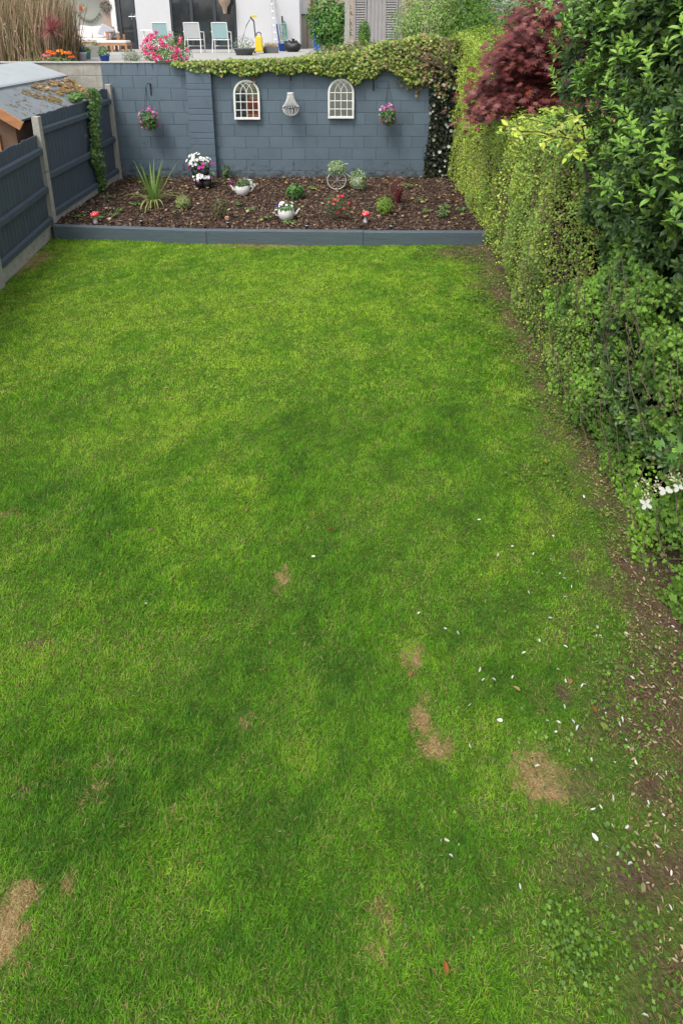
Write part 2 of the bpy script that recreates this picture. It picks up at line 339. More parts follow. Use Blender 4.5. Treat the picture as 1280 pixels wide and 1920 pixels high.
# ------------------------------------------------------------------ lawn grass
EL = [ # px, py, rx, ry, kind: d dry straw, s soil, g dark green, y yellow green
 (530, 1088, 13, 22, 'd', .8), (776, 1240, 20, 32, 'd', .6), (792, 1345, 20, 36, 'd', .95), (815, 1398, 26, 34, 'd', .95), (1010, 1455, 37, 42, 'd', 1.5),
 (28, 1700, 34, 44, 'd', 1.2), (5, 1760, 40, 60, 'd', 1.1), (458, 1355, 11, 20, 'd', .6), (45, 1483, 17, 16, 's', .8), (128, 1664, 13, 20, 'd', .6), (318, 1532, 20, 16, 'd', .4),
 (715, 1755, 30, 60, 'd', .28), (1055, 1300, 17, 20, 's', .9), (22, 968, 22, 9, 'd', .5), (70, 1208, 34, 10, 's', .7), (1190, 1640, 60, 50, 's', .8), (180, 1480, 20, 60, 'd', .3),
 (210, 1000, 60, 70, 'g', 1), (190, 940, 40, 50, 'g', .7), (545, 900, 40, 90, 'g', .8), (700, 560, 50, 40, 'g', .5), (290, 1130, 50, 50, 'g', .8), (240, 1540, 90, 200, 'g', .8), (640, 1130, 90, 90, 'g', .6),
 (520, 1500, 170, 130, 'g', .5), (90, 1400, 90, 110, 'g', .6), (820, 790, 60, 60, 'g', .5), (930, 690, 50, 50, 'g', .7), (560, 1750, 150, 110, 'g', .6), (880, 1700, 110, 120, 'g', .5), (30, 940, 60, 40, 'g', .4),
 (400, 960, 130, 90, 'y', 1), (170, 600, 120, 60, 'y', .6), (560, 560, 200, 60, 'y', .8), (430, 700, 150, 60, 'y', .7), (640, 660, 60, 50, 'y', .7), (330, 790, 140, 50, 'y', .7), (200, 880, 60, 30, 'y', .8),
 (60, 690, 80, 50, 'y', .6), (60, 1060, 80, 60, 'y', .5), (90, 1250, 80, 50, 'y', .5), (520, 1060, 80, 40, 'y', .5), (250, 1300, 130, 60, 'y', .4), (760, 900, 80, 50, 'y', .4), (1000, 1050, 100, 90, 'y', .3),
 (60, 490, 30, 20, 'd', .9), (500, 462, 90, 4, 'd', .7), (850, 475, 60, 12, 's', .8), (930, 545, 20, 40, 's', .6)]
def field(x, y, kind):
    r = np.zeros_like(x)
    for (px, py, rx, ry, k, a) in EL:
        if k != kind: continue
        c = G(px, py); ex = abs(G(px+rx, py).x-c.x); ey = abs(G(px, py-ry).y-G(px, py+ry).y)/2
        d = ((x-c.x)/ex)**2+((y-c.y)/ey)**2
        r = np.maximum(r, a*np.exp(-(d**1.3)*.9))
    return r
def fence_x(y): return np.interp(y, [-2, 6.5, 8.42, 12], [-3.2, -4.04, -4.27, -4.28])
def bed_front(x): return np.interp(x, [-4.3, -4.2, -1.85, .3, 2.1, 2.9], [8.235, 8.22, 8.02, 7.95, 7.93, 7.93])
def make_grass():
    parts = []
    for (y0, y1, den, wd, lm) in ((-.6, 2.2, 44000, .0021, 1), (2.2, 4.2, 30000, .0026, 1), (4.2, 8.3, 16000, .0040, 1)):
        A = (y1-y0)*6.4; n = int(A*den); x = rng.uniform(-4.4, 2.0, n); y = rng.uniform(y0, y1, n); k = y < bed_front(x)-.01; x, y = x[k], y[k]
        if y0 < 2.2:
            k = np.abs(x) < 2.6; x, y = x[k], y[k]
        fb = fbm(x*3.2, y*3.2); ff = fbm(x*11, y*11, 5.)
        f3 = fbm(x*30, y*30, 7.); dry = field(x, y, 'd'); dry = np.clip((dry*(.6+.8*ff)+2.2*(f3-.5)*(dry > .06)-.16)*1.2, 0, 1); so_ = field(x, y, 's'); gr = field(x, y, 'g'); ye = field(x, y, 'y')
        e = soil_edge(y)+.5*(fb-.5)+.06
        wdt = np.interp(y, [1, 3, 5], [.85, .6, .45]); mar = np.clip((x-(e-wdt*.8))/wdt+1.6*(ff-.5)+.9*(fb-.5), 0, .95)               # thins out into the soil margin
        dens = (1-.93*mar)*(1-.85*np.clip(so_*1.3-.25*ff, 0, 1))*(1-.35*dry)
        dens *= np.clip((x-fence_x(y)-.04)/.12, 0, 1)
        keep = rng.uniform(0, 1, len(x)) < dens
        x, y, fb, ff, dry, gr, ye, mar, so_ = [q[keep] for q in (x, y, fb, ff, dry, gr, ye, mar, so_)]
        n = len(x)
        big = fbm(x*.9+4, y*.9); md = fbm(x*2.6, y*2.9+9); sm = fbm(x*7+3, y*7)
        f4 = fbm(x*22, y*22, 3.)
        far = np.clip((y-1.2)/5, 0, 1)
        rx, ry = x*.8+y*.6, y*.8-x*.6; stk = fbm(rx*3.2, ry*7.5, 8.); gval = np.clip(.35+.32*(big-.5)+.5*(md-.5)+.6*(stk-.5)+.5*(sm-.5)+.36*far+.34*ye-.24*gr+.7*(f4-.5), 0, 1)[:, None]
        dk = np.array([.064, .190, .016]); mdc = np.array([.145, .345, .017]); lt = np.array([.310, .500, .036])
        c = np.where(gval < .5, dk+(mdc-dk)*gval*2, mdc+(lt-mdc)*(gval-.5)*2)
        straw = np.array([.52, .37, .18]); st2 = np.array([.40, .23, .11])
        u = rng.uniform(0, 1, n)
        isd = u < (.035+.15*(1-gr)*np.clip((stk-.46)*6, 0, 1)*np.clip(1.2-.1*y, .3, 1)+.02*far+dry*.95+.30*mar)
        scol = np.where(rng.uniform(0, 1, (n, 1)) < .6, straw, st2); scol = np.where((dry[:, None] > .3) | (rng.uniform(0, 1, (n, 1)) < .35), scol, np.array([.34, .36, .12]))
        c = np.where(isd[:, None], scol*rng.uniform(.6, 1.15, (n, 1)), c*rng.uniform(.55, 1.45, (n, 1)))
        c = c*np.where(isd, 1, 1)[:, None]
        # blade lean: swirled clumps, mostly flopping over
        sw = fbm(x*6, y*6, 9.)*20; lean = rng.uniform(.25, 1.2, n)+.45*dry
        ang = sw+rng.uniform(-2.4, 2.4, n)
        T = np.c_[np.cos(ang)*np.sin(lean), np.sin(ang)*np.sin(lean), np.cos(lean)]
        N = np.c_[-np.cos(ang)*np.cos(lean), -np.sin(ang)*np.cos(lean), np.sin(lean)]+rdir(n)*.35
        edge = np.clip(1-(bed_front(x)-y)/.07, 0, 1)+np.clip(1-(x-fence_x(y)-.06)/.10, 0, 1)
        L = (.022*edge*rng.uniform(.2, 1.3, n)+.012+.013*rng.uniform(0, 1, n)+.012*gr+.006*(sm-.5)*2+.006*(fb-.5)*2)*(1-.25*dry)*(1-.3*mar)
        z = .012*(vn(x*2.1, y*2.1)-.5)*2+.002
        parts.append((np.c_[x, y, z], N, T, L, c, wd/L*(1+.3*rng.uniform(-1, 1, n))))
    P, N, T, L, C, Wd = [np.concatenate([p[i] for p in parts]) for i in range(6)]
    return scatter('grass', P, N, T, L, C, 'blade', 'grass', None, Wd)
_x, _y = LAWN_XY[:, 0], LAWN_XY[:, 1]
_m = np.clip((_x-soil_edge(_y)+.18)/.42+2.4*(fbm(_x*8, _y*8)-.5)+1.2*(fbm(_x*2.5, _y*2.5, 1.)-.5), 0, 1)
_m = np.maximum(_m, np.clip(field(_x, _y, 's')*1.3, 0, 1)); _d = np.clip(field(_x, _y, 'd'), 0, 1); _d = np.clip(_d+2.*(fbm(_x*24, _y*24, 7.)-.5)*(_d > .1), 0, 1)*.7
_c = np.array([.075, .125, .020])*(1-_m[:, None])+np.array([.105, .070, .046])*_m[:, None]; _c = _c*(1-_d[:, None])+np.array([.34, .23, .12])*_d[:, None]
_a = lw.data.color_attributes.new('Col', 'FLOAT_COLOR', 'POINT'); _a.data.foreach_set('color', np.c_[_c, np.ones(len(_c))].ravel())
tag(make_grass(), 'short mown lawn grass in mixed greens with dry straw patches', 'grass', kind='stuff')

# broad-leaved weeds in the thin grass and along the margin
n = 11000; y = rng.uniform(.9, 8, n); x = soil_edge(y)+rng.normal(0, .30, n)
k = (fbm(x*5, y*5, 2.) > .53) & (x < 1.95); x, y = x[k], y[k]
q = rng.normal(0, 1, (380, 2)); c0 = G(1070, 1790); c1 = G(870, 1360)
x = np.r_[x, c0.x+q[:, 0]*.055]; y = np.r_[y, c0.y+q[:, 1]*.07]; n = len(x)
P = np.c_[x, y, rng.uniform(.012, .045, n)]
tag(scatter('ground_weeds', P, rdir(n)*.5+[0, 0, 1], rdir(n), rng.uniform(.007, .016, n)*np.interp(y, [1, 5], [1, 1.5]), pick([(.10, .21, .02), (.16, .30, .03), (.07, .15, .02)], n), 'ivy', 'leaf'),
    'low clover and broad-leaved weeds in the thin grass by the hedge', 'weeds', kind='stuff')
# twigs and litter on the soil strip
n = 7000; y = rng.uniform(.6, 8, n)**1.0; x = soil_edge(y)+np.abs(rng.normal(.05, .3, n)); k = x < 2.1; x, y = x[k], y[k]; n = len(x)
tag(scatter('leaf_litter', np.c_[x, y, rng.uniform(.022, .032, n)], rdir(n)*.35+[0, 0, 1], rdir(n), rng.uniform(.008, .026, n), pick([(.16, .10, .055), (.28, .20, .11), (.10, .055, .03), (.36, .30, .18)], n), 'oval', 'matt', width=rng.uniform(.3, 1.2, n)),
    'dry leaf litter and twigs on the bare soil strip under the hedge', 'litter', kind='stuff')

# bark mulch
n = 30000; x = rng.uniform(-4.24, 2.6, n); y = rng.uniform(YB0+.06, YW-.01, n); k = y > bed_front(x)+.11; x, y = x[k], y[k]; n = len(x)
zz = .155+.05*(fbm(x*1.7, y*1.7)-.5)+.03*(vn(x*9, y*9)-.5)+rng.uniform(0, .022, n)
tag(scatter('bark_mulch', np.c_[x, y, zz], rdir(n)*.45+[0, 0, 1], rdir(n), rng.uniform(.022, .07, n), pick([(.060, .036, .026), (.098, .060, .042), (.16, .108, .078), (.038, .024, .018), (.27, .20, .145)], n, [4, 4, 3, 2.5, .8]), 'chip', 'matt', width=rng.uniform(.2, .5, n)),
    'dark brown bark chippings covering the planting bed', 'mulch', kind='stuff')
n = 620; x = rng.uniform(-4.2, 2.2, n); y = rng.uniform(YB0+.35, YW-.05, n)
k = rng.uniform(0, 1, n) < np.where(y > 10.4, 1, .45); x, y = x[k], y[k]; n = len(x)
tag(scatter('fallen_leaves', np.c_[x, y, np.full(n, .20)], rdir(n)*.4+[0, 0, 1], rdir(n), rng.uniform(.03, .065, n), pick([(.40, .33, .10), (.42, .30, .17), (.30, .15, .06), (.22, .26, .07), (.5, .42, .26)], n), 'ivy', 'leaf'),
    'yellow and brown leaves fallen on the bark bed', 'leaves', kind='stuff')

# ------------------------------------------------------------------ block wall
wall = thing('block_wall', (-1, YW, 0), 'blockwork garden wall, painted slate blue over the bed and bare grey at its left end', 'wall')
def blocks(mb, x0, x1, z0, z1, yf, col, off, jx=.45, jz=.225, ystep=.0):
    z = z0; r = 0
    while z < z1-.02:
        zt = min(z+jz, z1); xx = x0-(off+(.225 if r % 2 else 0)+rng.uniform(-.02, .02)) % jx
        while xx < x1:
            a, b = max(xx, x0), min(xx+jx, x1)
            if b-a > .03:
                mb.col = tuple(np.array(col)*rng.uniform(.93, 1.07)); g = .0035; d = rng.uniform(-.0015, .002)
                mb.box((a+g, yf+d, z+g), (b-g, yf+.06, zt-g))
            xx += jx
        z = zt; r += 1
XP = Wp(204, 250, YW).x
zt = 2.31
mb = MB(); mb.box((XP, YW+.008, -.02), (2.9, YW+.2, zt-.004)); mb.build('mortar', 'mortar_paint', wall)
mb = MB(); blocks(mb, XP, 1.70, zt-.225*11, zt, YW, (.110, .150, .184), .1); mb.build('painted_blocks', 'wall_paint', wall, bevel=.004)
mb = MB(); blocks(mb, 1.70, 2.9, zt-.225*11, zt, YW, (.24, .23, .205), .3); mb.build('bare_blocks', 'bare_block', wall, bevel=.004)
mb = MB(); mb.box((-9.5, YW+.02, -.02), (XP, YW+.2, zt-.002)); mb.build('mortar', 'mortar', wall)
mb = MB(); blocks(mb, -9.5, XP, zt-.225*11, zt, YW+.014, (.34, .325, .28), .2); mb.build('bare_blocks', 'bare_block', wall, bevel=.005)
mb = MB(); mb.box((-9.5, YW-.012, zt), (2.9, YW+.215, zt+.022)); mb.build('coping', 'coping', wall, bevel=.006)
xa, xb = Wp(359, 280, YW-.1).x, Wp(404, 280, YW-.1).x
mb = MB(); z = zt-.03; i = 0
seq = [.11, .225, .1, .125, .225, .11, .115, .225, .11, .11, .225, .11, .115, .225, .11, .2]
for hgt in seq:
    mb.col = tuple(np.array((.108, .149, .187))*rng.uniform(.95, 1.05)); mb.box((xa, YW-.11+rng.uniform(-.003, .003), z-hgt+.004), (xb, YW-.001, z-.004)); z -= hgt
mb.build('pilaster', 'wall_paint', wall, bevel=.006)
mb = MB(); mb.box((xa+.006, YW-.103, 0), (xb-.006, YW-.002, zt-.03)); mb.build('pilaster_joints', 'mortar_paint', wall)

# ------------------------------------------------------------------ fence
fence = thing('panel_fence', (-4.27, 8.4, 0), 'slate grey close-board fence with concrete posts and gravel boards', 'fence')
def fx(y): return float(fence_x(y))
PY = [0.7, 2.65, 4.58, 6.5, 8.42, 10.35, 11.22]
PT = [1.7, 1.7, 1.7, 1.7, 1.75, 1.77, 1.94]
for y, t in zip(PY, PT):
    mb = MB(); x = fx(y); w_ = .05
    mb.hexa([(x-.06, y-w_, -.02), (x+.055, y-w_, -.02), (x+.055, y+w_, -.02), (x-.06, y+w_, -.02), (x-.055, y-w_*.9, t), (x+.045, y-w_*.9, t), (x+.045, y+w_*.9, t), (x-.055, y+w_*.9, t)])
    o = mb.build('concrete_post', 'concrete', fence, bevel=.009)
PAN = [(0, 1.5, .2), (1, 1.5, .2), (2, 1.5, .2), (3, 1.5, .22), (4, 1.76, .28), (5, 1.87, .30)]
for i, top, bot in PAN:
    ya, yb = PY[i]+.052, PY[i+1]-.052
    if i == 5: yb = PY[6]-.05
    xa_, xb_ = fx(ya), fx(yb)
    mb = MB(); mb.hexa([(xa_-.03, ya, -.02), (xa_+.02, ya, -.02), (xb_+.02, yb, -.02), (xb_-.03, yb, -.02), (xa_-.03, ya, bot), (xa_+.02, ya, bot), (xb_+.02, yb, bot), (xb_-.03, yb, bot)])
    gb = mb.build('gravel_board', 'gravel_board', fence, bevel=.006)
    if i == 4:
        c = Vector((-4.246, 8.68, .17)); mb = MB(); mb.tube([c, c+Vector((.012, 0, 0))], .03, 12); mb.build('drain_hole', 'black_plastic', gb)
    nb = max(3, round((yb-ya)/.105)); mb = MB()
    for k in range(nb):
        a = ya+(yb-ya)*k/nb; b = ya+(yb-ya)*(k+1)/nb+.008; b = min(b, yb); tt = top+rng.uniform(-.012, .01); X0, X1 = fx(a), fx(b)
        mb.col = tuple(np.array((.074, .096, .126))*rng.uniform(.95, 1.05)); o1, o2 = (.0, .002)
        mb.hexa([(X0-.024, a, bot+.004), (X0-.014, a, bot+.004), (X1-.017, b, bot+.004), (X1-.024, b, bot+.004), (X0-.024, a, tt), (X0-.014, a, tt-.008), (X1-.017, b, tt), (X1-.024, b, tt)])
    pn = mb.build('fence_panel', 'fence_paint', fence)
    for j, zr in enumerate((top-.22, (top-.22+bot)/2-.03, bot+.035)):
        mb = MB(); mb.col = (.068, .088, .114); hh, e = .045, .045
        p = []
        for (yy, X) in ((ya, xa_), (yb, xb_)):
            p.append([(X, yy, zr-hh), (X+e, yy, zr-hh), (X+e*.9, yy, zr+hh*.5), (X, yy, zr+hh)])
        mb.add(p[0]+p[1], [(3, 2, 1, 0), (4, 5, 6, 7), (0, 1, 5, 4), (1, 2, 6, 5), (2, 3, 7, 6), (3, 0, 4, 7)])
        mb.build('rail', 'fence_paint', pn)

# ------------------------------------------------------------------ sleepers
SP = [(Vector((fx(8.2)+.07, 8.22, 0)), G(388, 458)), (G(388, 458.5), G(681, 461)), (G(681, 461), Vector((2.06, 7.93, 0)))]
SL = ['slate painted timber sleeper edging the bed, the long one beside the fence', 'slate painted timber sleeper edging the bed in the middle, below the white teapot',
      'slate painted timber sleeper edging the bed on its hedge side']
for i, (a, b) in enumerate(SP):
    d = (b-a).normalized(); L = (b-a).length; M = Matrix.Translation(a) @ Matrix.Rotation(math.atan2(d.y, d.x), 4, 'Z')
    mb = MB(); mb.box((.002 if i else 0, 0, -.02), (L-.002, .10, .2+(.008 if i == 1 else 0)), M)
    o = mb.build('timber_sleeper', 'sleeper_paint', None, bevel=.008); tag(o, SL[i], 'sleeper', 'timber sleepers along the bed')

# ------------------------------------------------------------------ arched mirrors
def ribbon(mb, pts, w_, d0, d1, closed=False):       # flat bar along a path in XZ, from y=d0 (front) to d1
    n = len(pts); L = []; Rr = []
    for i in range(n):
        a = pts[(i-1) % n] if closed or i else pts[0]; b = pts[(i+1) % n] if closed or i < n-1 else pts[-1]
        t = Vector((b[0]-a[0], b[1]-a[1])).normalized(); nn = Vector((-t.y, t.x))*w_/2; p = Vector(pts[i]); L.append(p+nn); Rr.append(p-nn)
    vs = []; fs = []
    for l, r in zip(L, Rr): vs += [(l.x, d0, l.y), (r.x, d0, r.y), (r.x, d1, r.y), (l.x, d1, l.y)]
    m_ = n if closed else n-1
    for i in range(m_):
        a, b = i*4, ((i+1) % n)*4
        for k in range(4): fs.append((a+k, a+(k+1) % 4, b+(k+1) % 4, b+k))
    if not closed: fs += [(0, 1, 2, 3), ((n-1)*4+3, (n-1)*4+2, (n-1)*4+1, (n-1)*4)]
    mb.add(vs, fs)
def mirror(px, py, label, tilt):
    c = Wp(px, py, YW-.055)                  # middle of the bottom edge
    t = thing('arched_mirror', c, label, 'mirror', 'arched window mirrors on the painted wall')
    hw, hs, ha = .225, .455, .235
    arch = [(hw*math.cos(a), hs+ha*math.sin(a)) for a in np.linspace(0, math.pi, 21)]
    outl = [(-hw, 0), (hw, 0)]+arch
    outl = [(-hw, 0), (0, 0), (hw, 0), (hw, hs*.5)]+arch+[(-hw, hs*.5)]
    mb = MB(); ribbon(mb, outl, .034, -.022, .014, True); mb.build('frame', 'white_wood', t, world=False)
    mb = MB(); mb.box((-hw-.017, -.026, -.018), (hw+.017, .0, .02)); mb.build('bottom_rail', 'white_wood', t, world=False)
    gl = [(0, .002, .3)]+[(x*.97, .002, z) for x, z in outl]; n = len(outl)
    mb = MB(); mb.add(gl, [(0, (i+1) % n+1, i+1) for i in range(n)]); g = mb.build('mirror_glass', 'mirror_glass', t, world=False)
    for x in (-.1125, 0, .1125):
        mb = MB(); ribbon(mb, [(x, .017), (x, hs)], .011, -.012, .0); mb.build('glazing_bar', 'white_wood', t, world=False)
    for z in (.155, .305, hs):
        mb = MB(); ribbon(mb, [(-hw+.015, z), (hw-.015, z)], .012, -.0135, -.001); mb.build('glazing_bar', 'white_wood', t, world=False)
    mb = MB()
    for (x0, s) in ((-.225, 1), (-.1125, 1), (0, 1), (.1125, -1), (0, -1), (.225, -1)):
        r = .235; pts = []
        for a in np.linspace(0, 1.35, 12):
            X = x0+s*(r-r*math.cos(a)); Z = hs+r*math.sin(a)*.95
            if (X/hw)**2+((Z-hs)/ha)**2 <= 1.0: pts.append((X, Z))
        if len(pts) > 2: ribbon(mb, pts, .010, -.0125-.001*(s > 0), -.0005)
    mb.build('tracery', 'white_wood', t, world=False)
    t.rotation_euler = (R(tilt), 0, 0); return t
mirror(464, 222, 'white arched window mirror reflecting green garden and orange brick, nearer the pilaster', -2.0)
mirror(639, 220, 'white arched window mirror reflecting pale house and dark window, its top under the ivy', -2.6)

# ------------------------------------------------------------------ hooks, baskets, beaded pendant
def hook(px, py, ln, label):
    p = Wp(px, py, YW); t = thing('wall_bracket', p, label, 'bracket', 'black hook brackets on the painted wall')
    mb = MB(); mb.box((-.013, -.010, -ln), (.013, -.001, 0)); mb.build('back_plate', 'black_plastic', t, world=False, bevel=.003)
    mb = MB(); mb.tube([(0, -.01, -.02), (0, -.10, .0), (0, -.17, .01), (0, -.2, -.01), (0, -.2, -.035)], .006, 6); mb.build('hook_arm', 'black_plastic', t, world=False)
    return p+Vector((0, -.2, -.03))
hk1 = hook(282, 156, .22, 'black hook bracket above the left pink hanging basket')
hk2 = hook(545, 133, .18, 'black hook bracket above the beaded pendant')
hk3 = hook(700, 148, .22, 'black hook bracket nearest the right pink hanging basket')
PINKS = [(.52, .14, .32), (.62, .26, .46), (.45, .07, .22), (.68, .40, .55)]
def basket(px, py, r, label, hk):
    c = Wp(px, py, YW-.24); t = thing('hanging_basket', c, label, 'hanging basket', 'pink hanging baskets on the painted wall')
    mb = MB(); mb.lathe(c+Vector((0, 0, -.06)), [(.01, -.11), (.07, -.09), (.11, -.04), (.125, .03), (.118, .03), (.10, -.03)], 18); mb.build('bowl', 'black_plastic', t, smooth=True)
    mb = MB()
    for a in (0, 2.1, 4.2): mb.tube([c+Vector((.12*math.cos(a), .12*math.sin(a), -.03)), Vector((c.x, c.y, hk.z))], .003, 5)
    mb.tube([Vector((c.x, c.y, hk.z)), hk], .003, 5); mb.build('chain', 'black_plastic', t)
    blob('foliage', c+Vector((0, -.01, -.04)), (r*1.02, r*.8, r*1.1), 700, .045, [(.08, .22, .04), (.15, .34, .07), (.05, .12, .02)], parent=t, droop=.8)
    n = 46; d = rdir(n*3); d = d[(d[:, 1] < .35) & (d[:, 2] > -.85)][:n]; n = len(d); P = np.array(c)+d*np.array([r*1.06, r*.9, r*1.12])
    P[:, 2] -= .05*(P[:, 2] < c.z)
    scatter('flowers', P, d+rdir(n)*.3+[0, -.5, 0], rdir(n), rng.uniform(.038, .06, n), pick(PINKS, n), 'flower', 'petal', t)
    n2 = n; scatter('flower_centre', P+nrm(d+np.array([0, -.5, 0]))*.004, d+[0, -.5, 0], rdir(n), .016, (.16, .02, .08), 'flower', 'petal', t)
basket(279, 221, .17, 'trailing pink petunia hanging basket between fence and pilaster', hk1)
basket(727, 213, .145, 'compact pink petunia hanging basket right of the mirrors', hk3)
c = Wp(545, 196, YW-.2); t = thing('beaded_pendant', c, 'grey white beaded chandelier style pendant between the two mirrors', 'pendant')
mb = MB(); mb.lathe(c, [(.052, .19), (.062, .19), (.062, .215), (.052, .215), (.052, .19)], 20); mb.build('top_ring', 'enamel', t, smooth=True)
mb = MB(); mb.lathe(c, [(.138, -.055), (.150, -.055), (.150, -.035), (.138, -.035), (.138, -.055)], 24); mb.build('lower_ring', 'black_plastic', t, smooth=True)
mb = MB()
for k in range(18):
    a = 2*math.pi*k/18
    for j in range(12):
        s = j/11; r = .055+.09*s**2.3; mb.ball(c+Vector((r*math.cos(a), r*math.sin(a), .19-.225*s)), .0105, 4)
mb.build('bead_strings', 'enamel', t, smooth=True)
mb = MB()
for k in range(14):
    a = 2*math.pi*k/14
    for j in range(9):
        s = j/8*math.pi/2; r = .145*math.cos(s); mb.ball(c+Vector((r*math.cos(a), r*math.sin(a), -.065-.14*math.sin(s))), .0105, 4)
mb.build('bead_bowl', 'enamel', t, smooth=True)
mb = MB(); mb.tube([c+Vector((0, 0, .215)), Vector((c.x, c.y, hk2.z)), hk2], .003, 5); mb.build('chain', 'black_plastic', t)

# ================================================================== PLANTS OF THE BED
BZ = .17
def bp(px, py): return G(px, py, BZ)
def strap_plant(name, base, specs, parent, material='leaf', w_=.02, seg=9):
    mb = MB()
    for (az, el, L, dr, col, ww) in specs:
        mb.col = col; p = Vector(base)+Vector((math.cos(az)*.015, math.sin(az)*.015, 0)); e = el; ln = L/seg; prev = None; side = Vector((-math.sin(az), math.cos(az), 0)); vs = []
        for i in range(seg+1):
            s = i/seg; wd = ww*(.55+1.2*s if s < .3 else .91*(1-((s-.3)/.7)**1.6)+.02)
            up = Vector((-math.cos(az)*math.sin(e), -math.sin(az)*math.sin(e), math.cos(e)))
            vs += [p-side*wd+up*wd*.35, p, p+side*wd+up*wd*.35]
            d = Vector((math.cos(az)*math.cos(e), math.sin(az)*math.cos(e), math.sin(e))); p = p+d*ln; e -= dr/seg*(.5+s)
        fs = []
        for i in range(seg):
            a = i*3; fs += [(a, a+1, a+4, a+3), (a+1, a+2, a+5, a+4)]
        mb.add(vs, fs)
    return mb.build(name, material, parent, smooth=True)
def jc(c, s=.2): return tuple(np.array(c)*rng.uniform(1-s, 1+s))
# green cordyline
b = bp(289, 384); t = thing('cordyline', b, 'large strappy green cordyline with arching yellowing leaves on the bark', 'plant')
sp = []
for k in range(20): sp.append((rng.uniform(0, 6.28), rng.uniform(1.05, 1.5), rng.uniform(.55, .8), rng.uniform(.1, .45), jc((.16, .28, .06)), .017))
for az in (.65, 2.45, 1.75): sp.append((az, 1.02, .84, .15, jc((.17, .29, .07)), .019))
for k in range(17): sp.append((rng.uniform(0, 6.28), rng.uniform(.6, .95), rng.uniform(.55, .72), rng.uniform(2.0, 2.8), jc((.28, .32, .09)), .013))
for az in (-1.4, -1.8, -.9, -1.1): sp.append((az, .9, .5, 2.5, jc((.34, .38, .12)), .015))
strap_plant('leaves', b, sp, t); mb = MB(); mb.tube([b-Vector((0, 0, .05)), b+Vector((0, 0, .1))], [.035, .025], 8); mb.build('stem', 'bark', t)
# red phormium
b = bp(746, 380); t = thing('phormium', b, 'spiky dark red phormium with upright blades near the white-flowered column', 'plant')
sp = [(rng.uniform(0, 6.28), rng.uniform(1.05, 1.5), rng.uniform(.35, .55), rng.uniform(.1, .4), jc((.16, .035, .035)), .009) for k in range(26)]
sp += [(rng.uniform(0, 6.28), rng.uniform(.5, .9), rng.uniform(.35, .5), rng.uniform(.8, 1.6), jc((.17, .09, .055)), .006) for k in range(22)]
strap_plant('leaves', b, sp, t)
def bush(name, px, py, rx, ry, h, n, size, cols, label, cat='shrub', tpl='oval', flowers=None, weights=None, base=None, group=None, lump=.3, stems=6, width=1.):
    b = base or bp(px, py); t = thing(name, b, label, cat, group)
    blob('foliage', b+Vector((0, 0, h*.55)), (rx, ry, h*.52), n, size, cols, tpl, parent=t, lump=lump, weights=weights, lo=.25, width=width)
    mb = MB()
    for k in range(stems):
        a = rng.uniform(0, 6.28); q = b+Vector((math.cos(a)*rx*.6, math.sin(a)*ry*.6, h*rng.uniform(.6, .95))); mb.tube([b-Vector((0, 0, .04)), (b+q)/2+Vector((0, 0, h*.1)), q], [.006, .004, .002], 5)
    mb.build('stems', 'bark', t)
    if flowers:
        nf, fs, fc, tp = flowers; d = rdir(nf*3); d = d[(d[:, 2] > -.5) & (d[:, 1] < .5)][:nf]; nf = len(d)
        P = np.array(b)+np.array([0, 0, h*.55])+d*np.array([rx, ry, h*.54])*rng.uniform(.9, 1.08, (nf, 1))
        scatter('flowers', P, d+rdir(nf)*.3, rdir(nf), rng.uniform(.75, 1.2, nf)*fs, pick(fc, nf), tp, 'petal', t)
    return t
bush('golden_hebe', 344, 392, .125, .12, .22, 1500, .026, [(.30, .36, .12), (.40, .42, .18), (.20, .28, .08)], 'small round pale yellow-green hebe beside the cordyline', lump=.12)
bush('lime_shrub', 720, 402, .13, .12, .27, 1500, .032, [(.22, .36, .05), (.32, .44, .08), (.12, .25, .03)], 'bright lime green mounded shrub right of the red toadstool', lump=.15)
bush('rose_bush', 414, 410, .15, .13, .34, 650, .034, [(.07, .13, .04), (.12, .18, .07), (.20, .10, .06), (.15, .22, .08)], 'sparse upright shrub with reddish green leaves behind the pink-topped stake', lump=.5, flowers=(10, .03, [(.45, .08, .07)], 'petal'))
bush('red_salvia', 631, 411, .22, .15, .38, 900, .032, [(.06, .12, .04), (.10, .17, .07), (.18, .20, .10)], 'bushy plant with small red flowers in the middle of the bed', lump=.5, flowers=(26, .05, [(.62, .04, .05), (.7, .10, .10)], 'petal'))
bush('leafy_clump', 554, 370, .15, .13, .22, 500, .075, [(.05, .16, .03), (.09, .24, .05), (.14, .25, .07)], 'low fresh green leafy clump between teapot and bicycle', 'plant', lump=.3)
bush('tall_weed', 426, 336, .08, .06, .26, 120, .06, [(.12, .21, .07), (.08, .15, .05)], 'thin pale leafy weed growing against the wall by the pilaster', 'weed', lump=.4, base=Vector((G(426, 336, .16).x, 11.18, .16)))
bush('small_sprout', 905-12, 372, .09, .09, .12, 90, .05, [(.12, .23, .06)], 'small sprout under the hedge at the bed corner', 'weed', base=bp(830, 405))
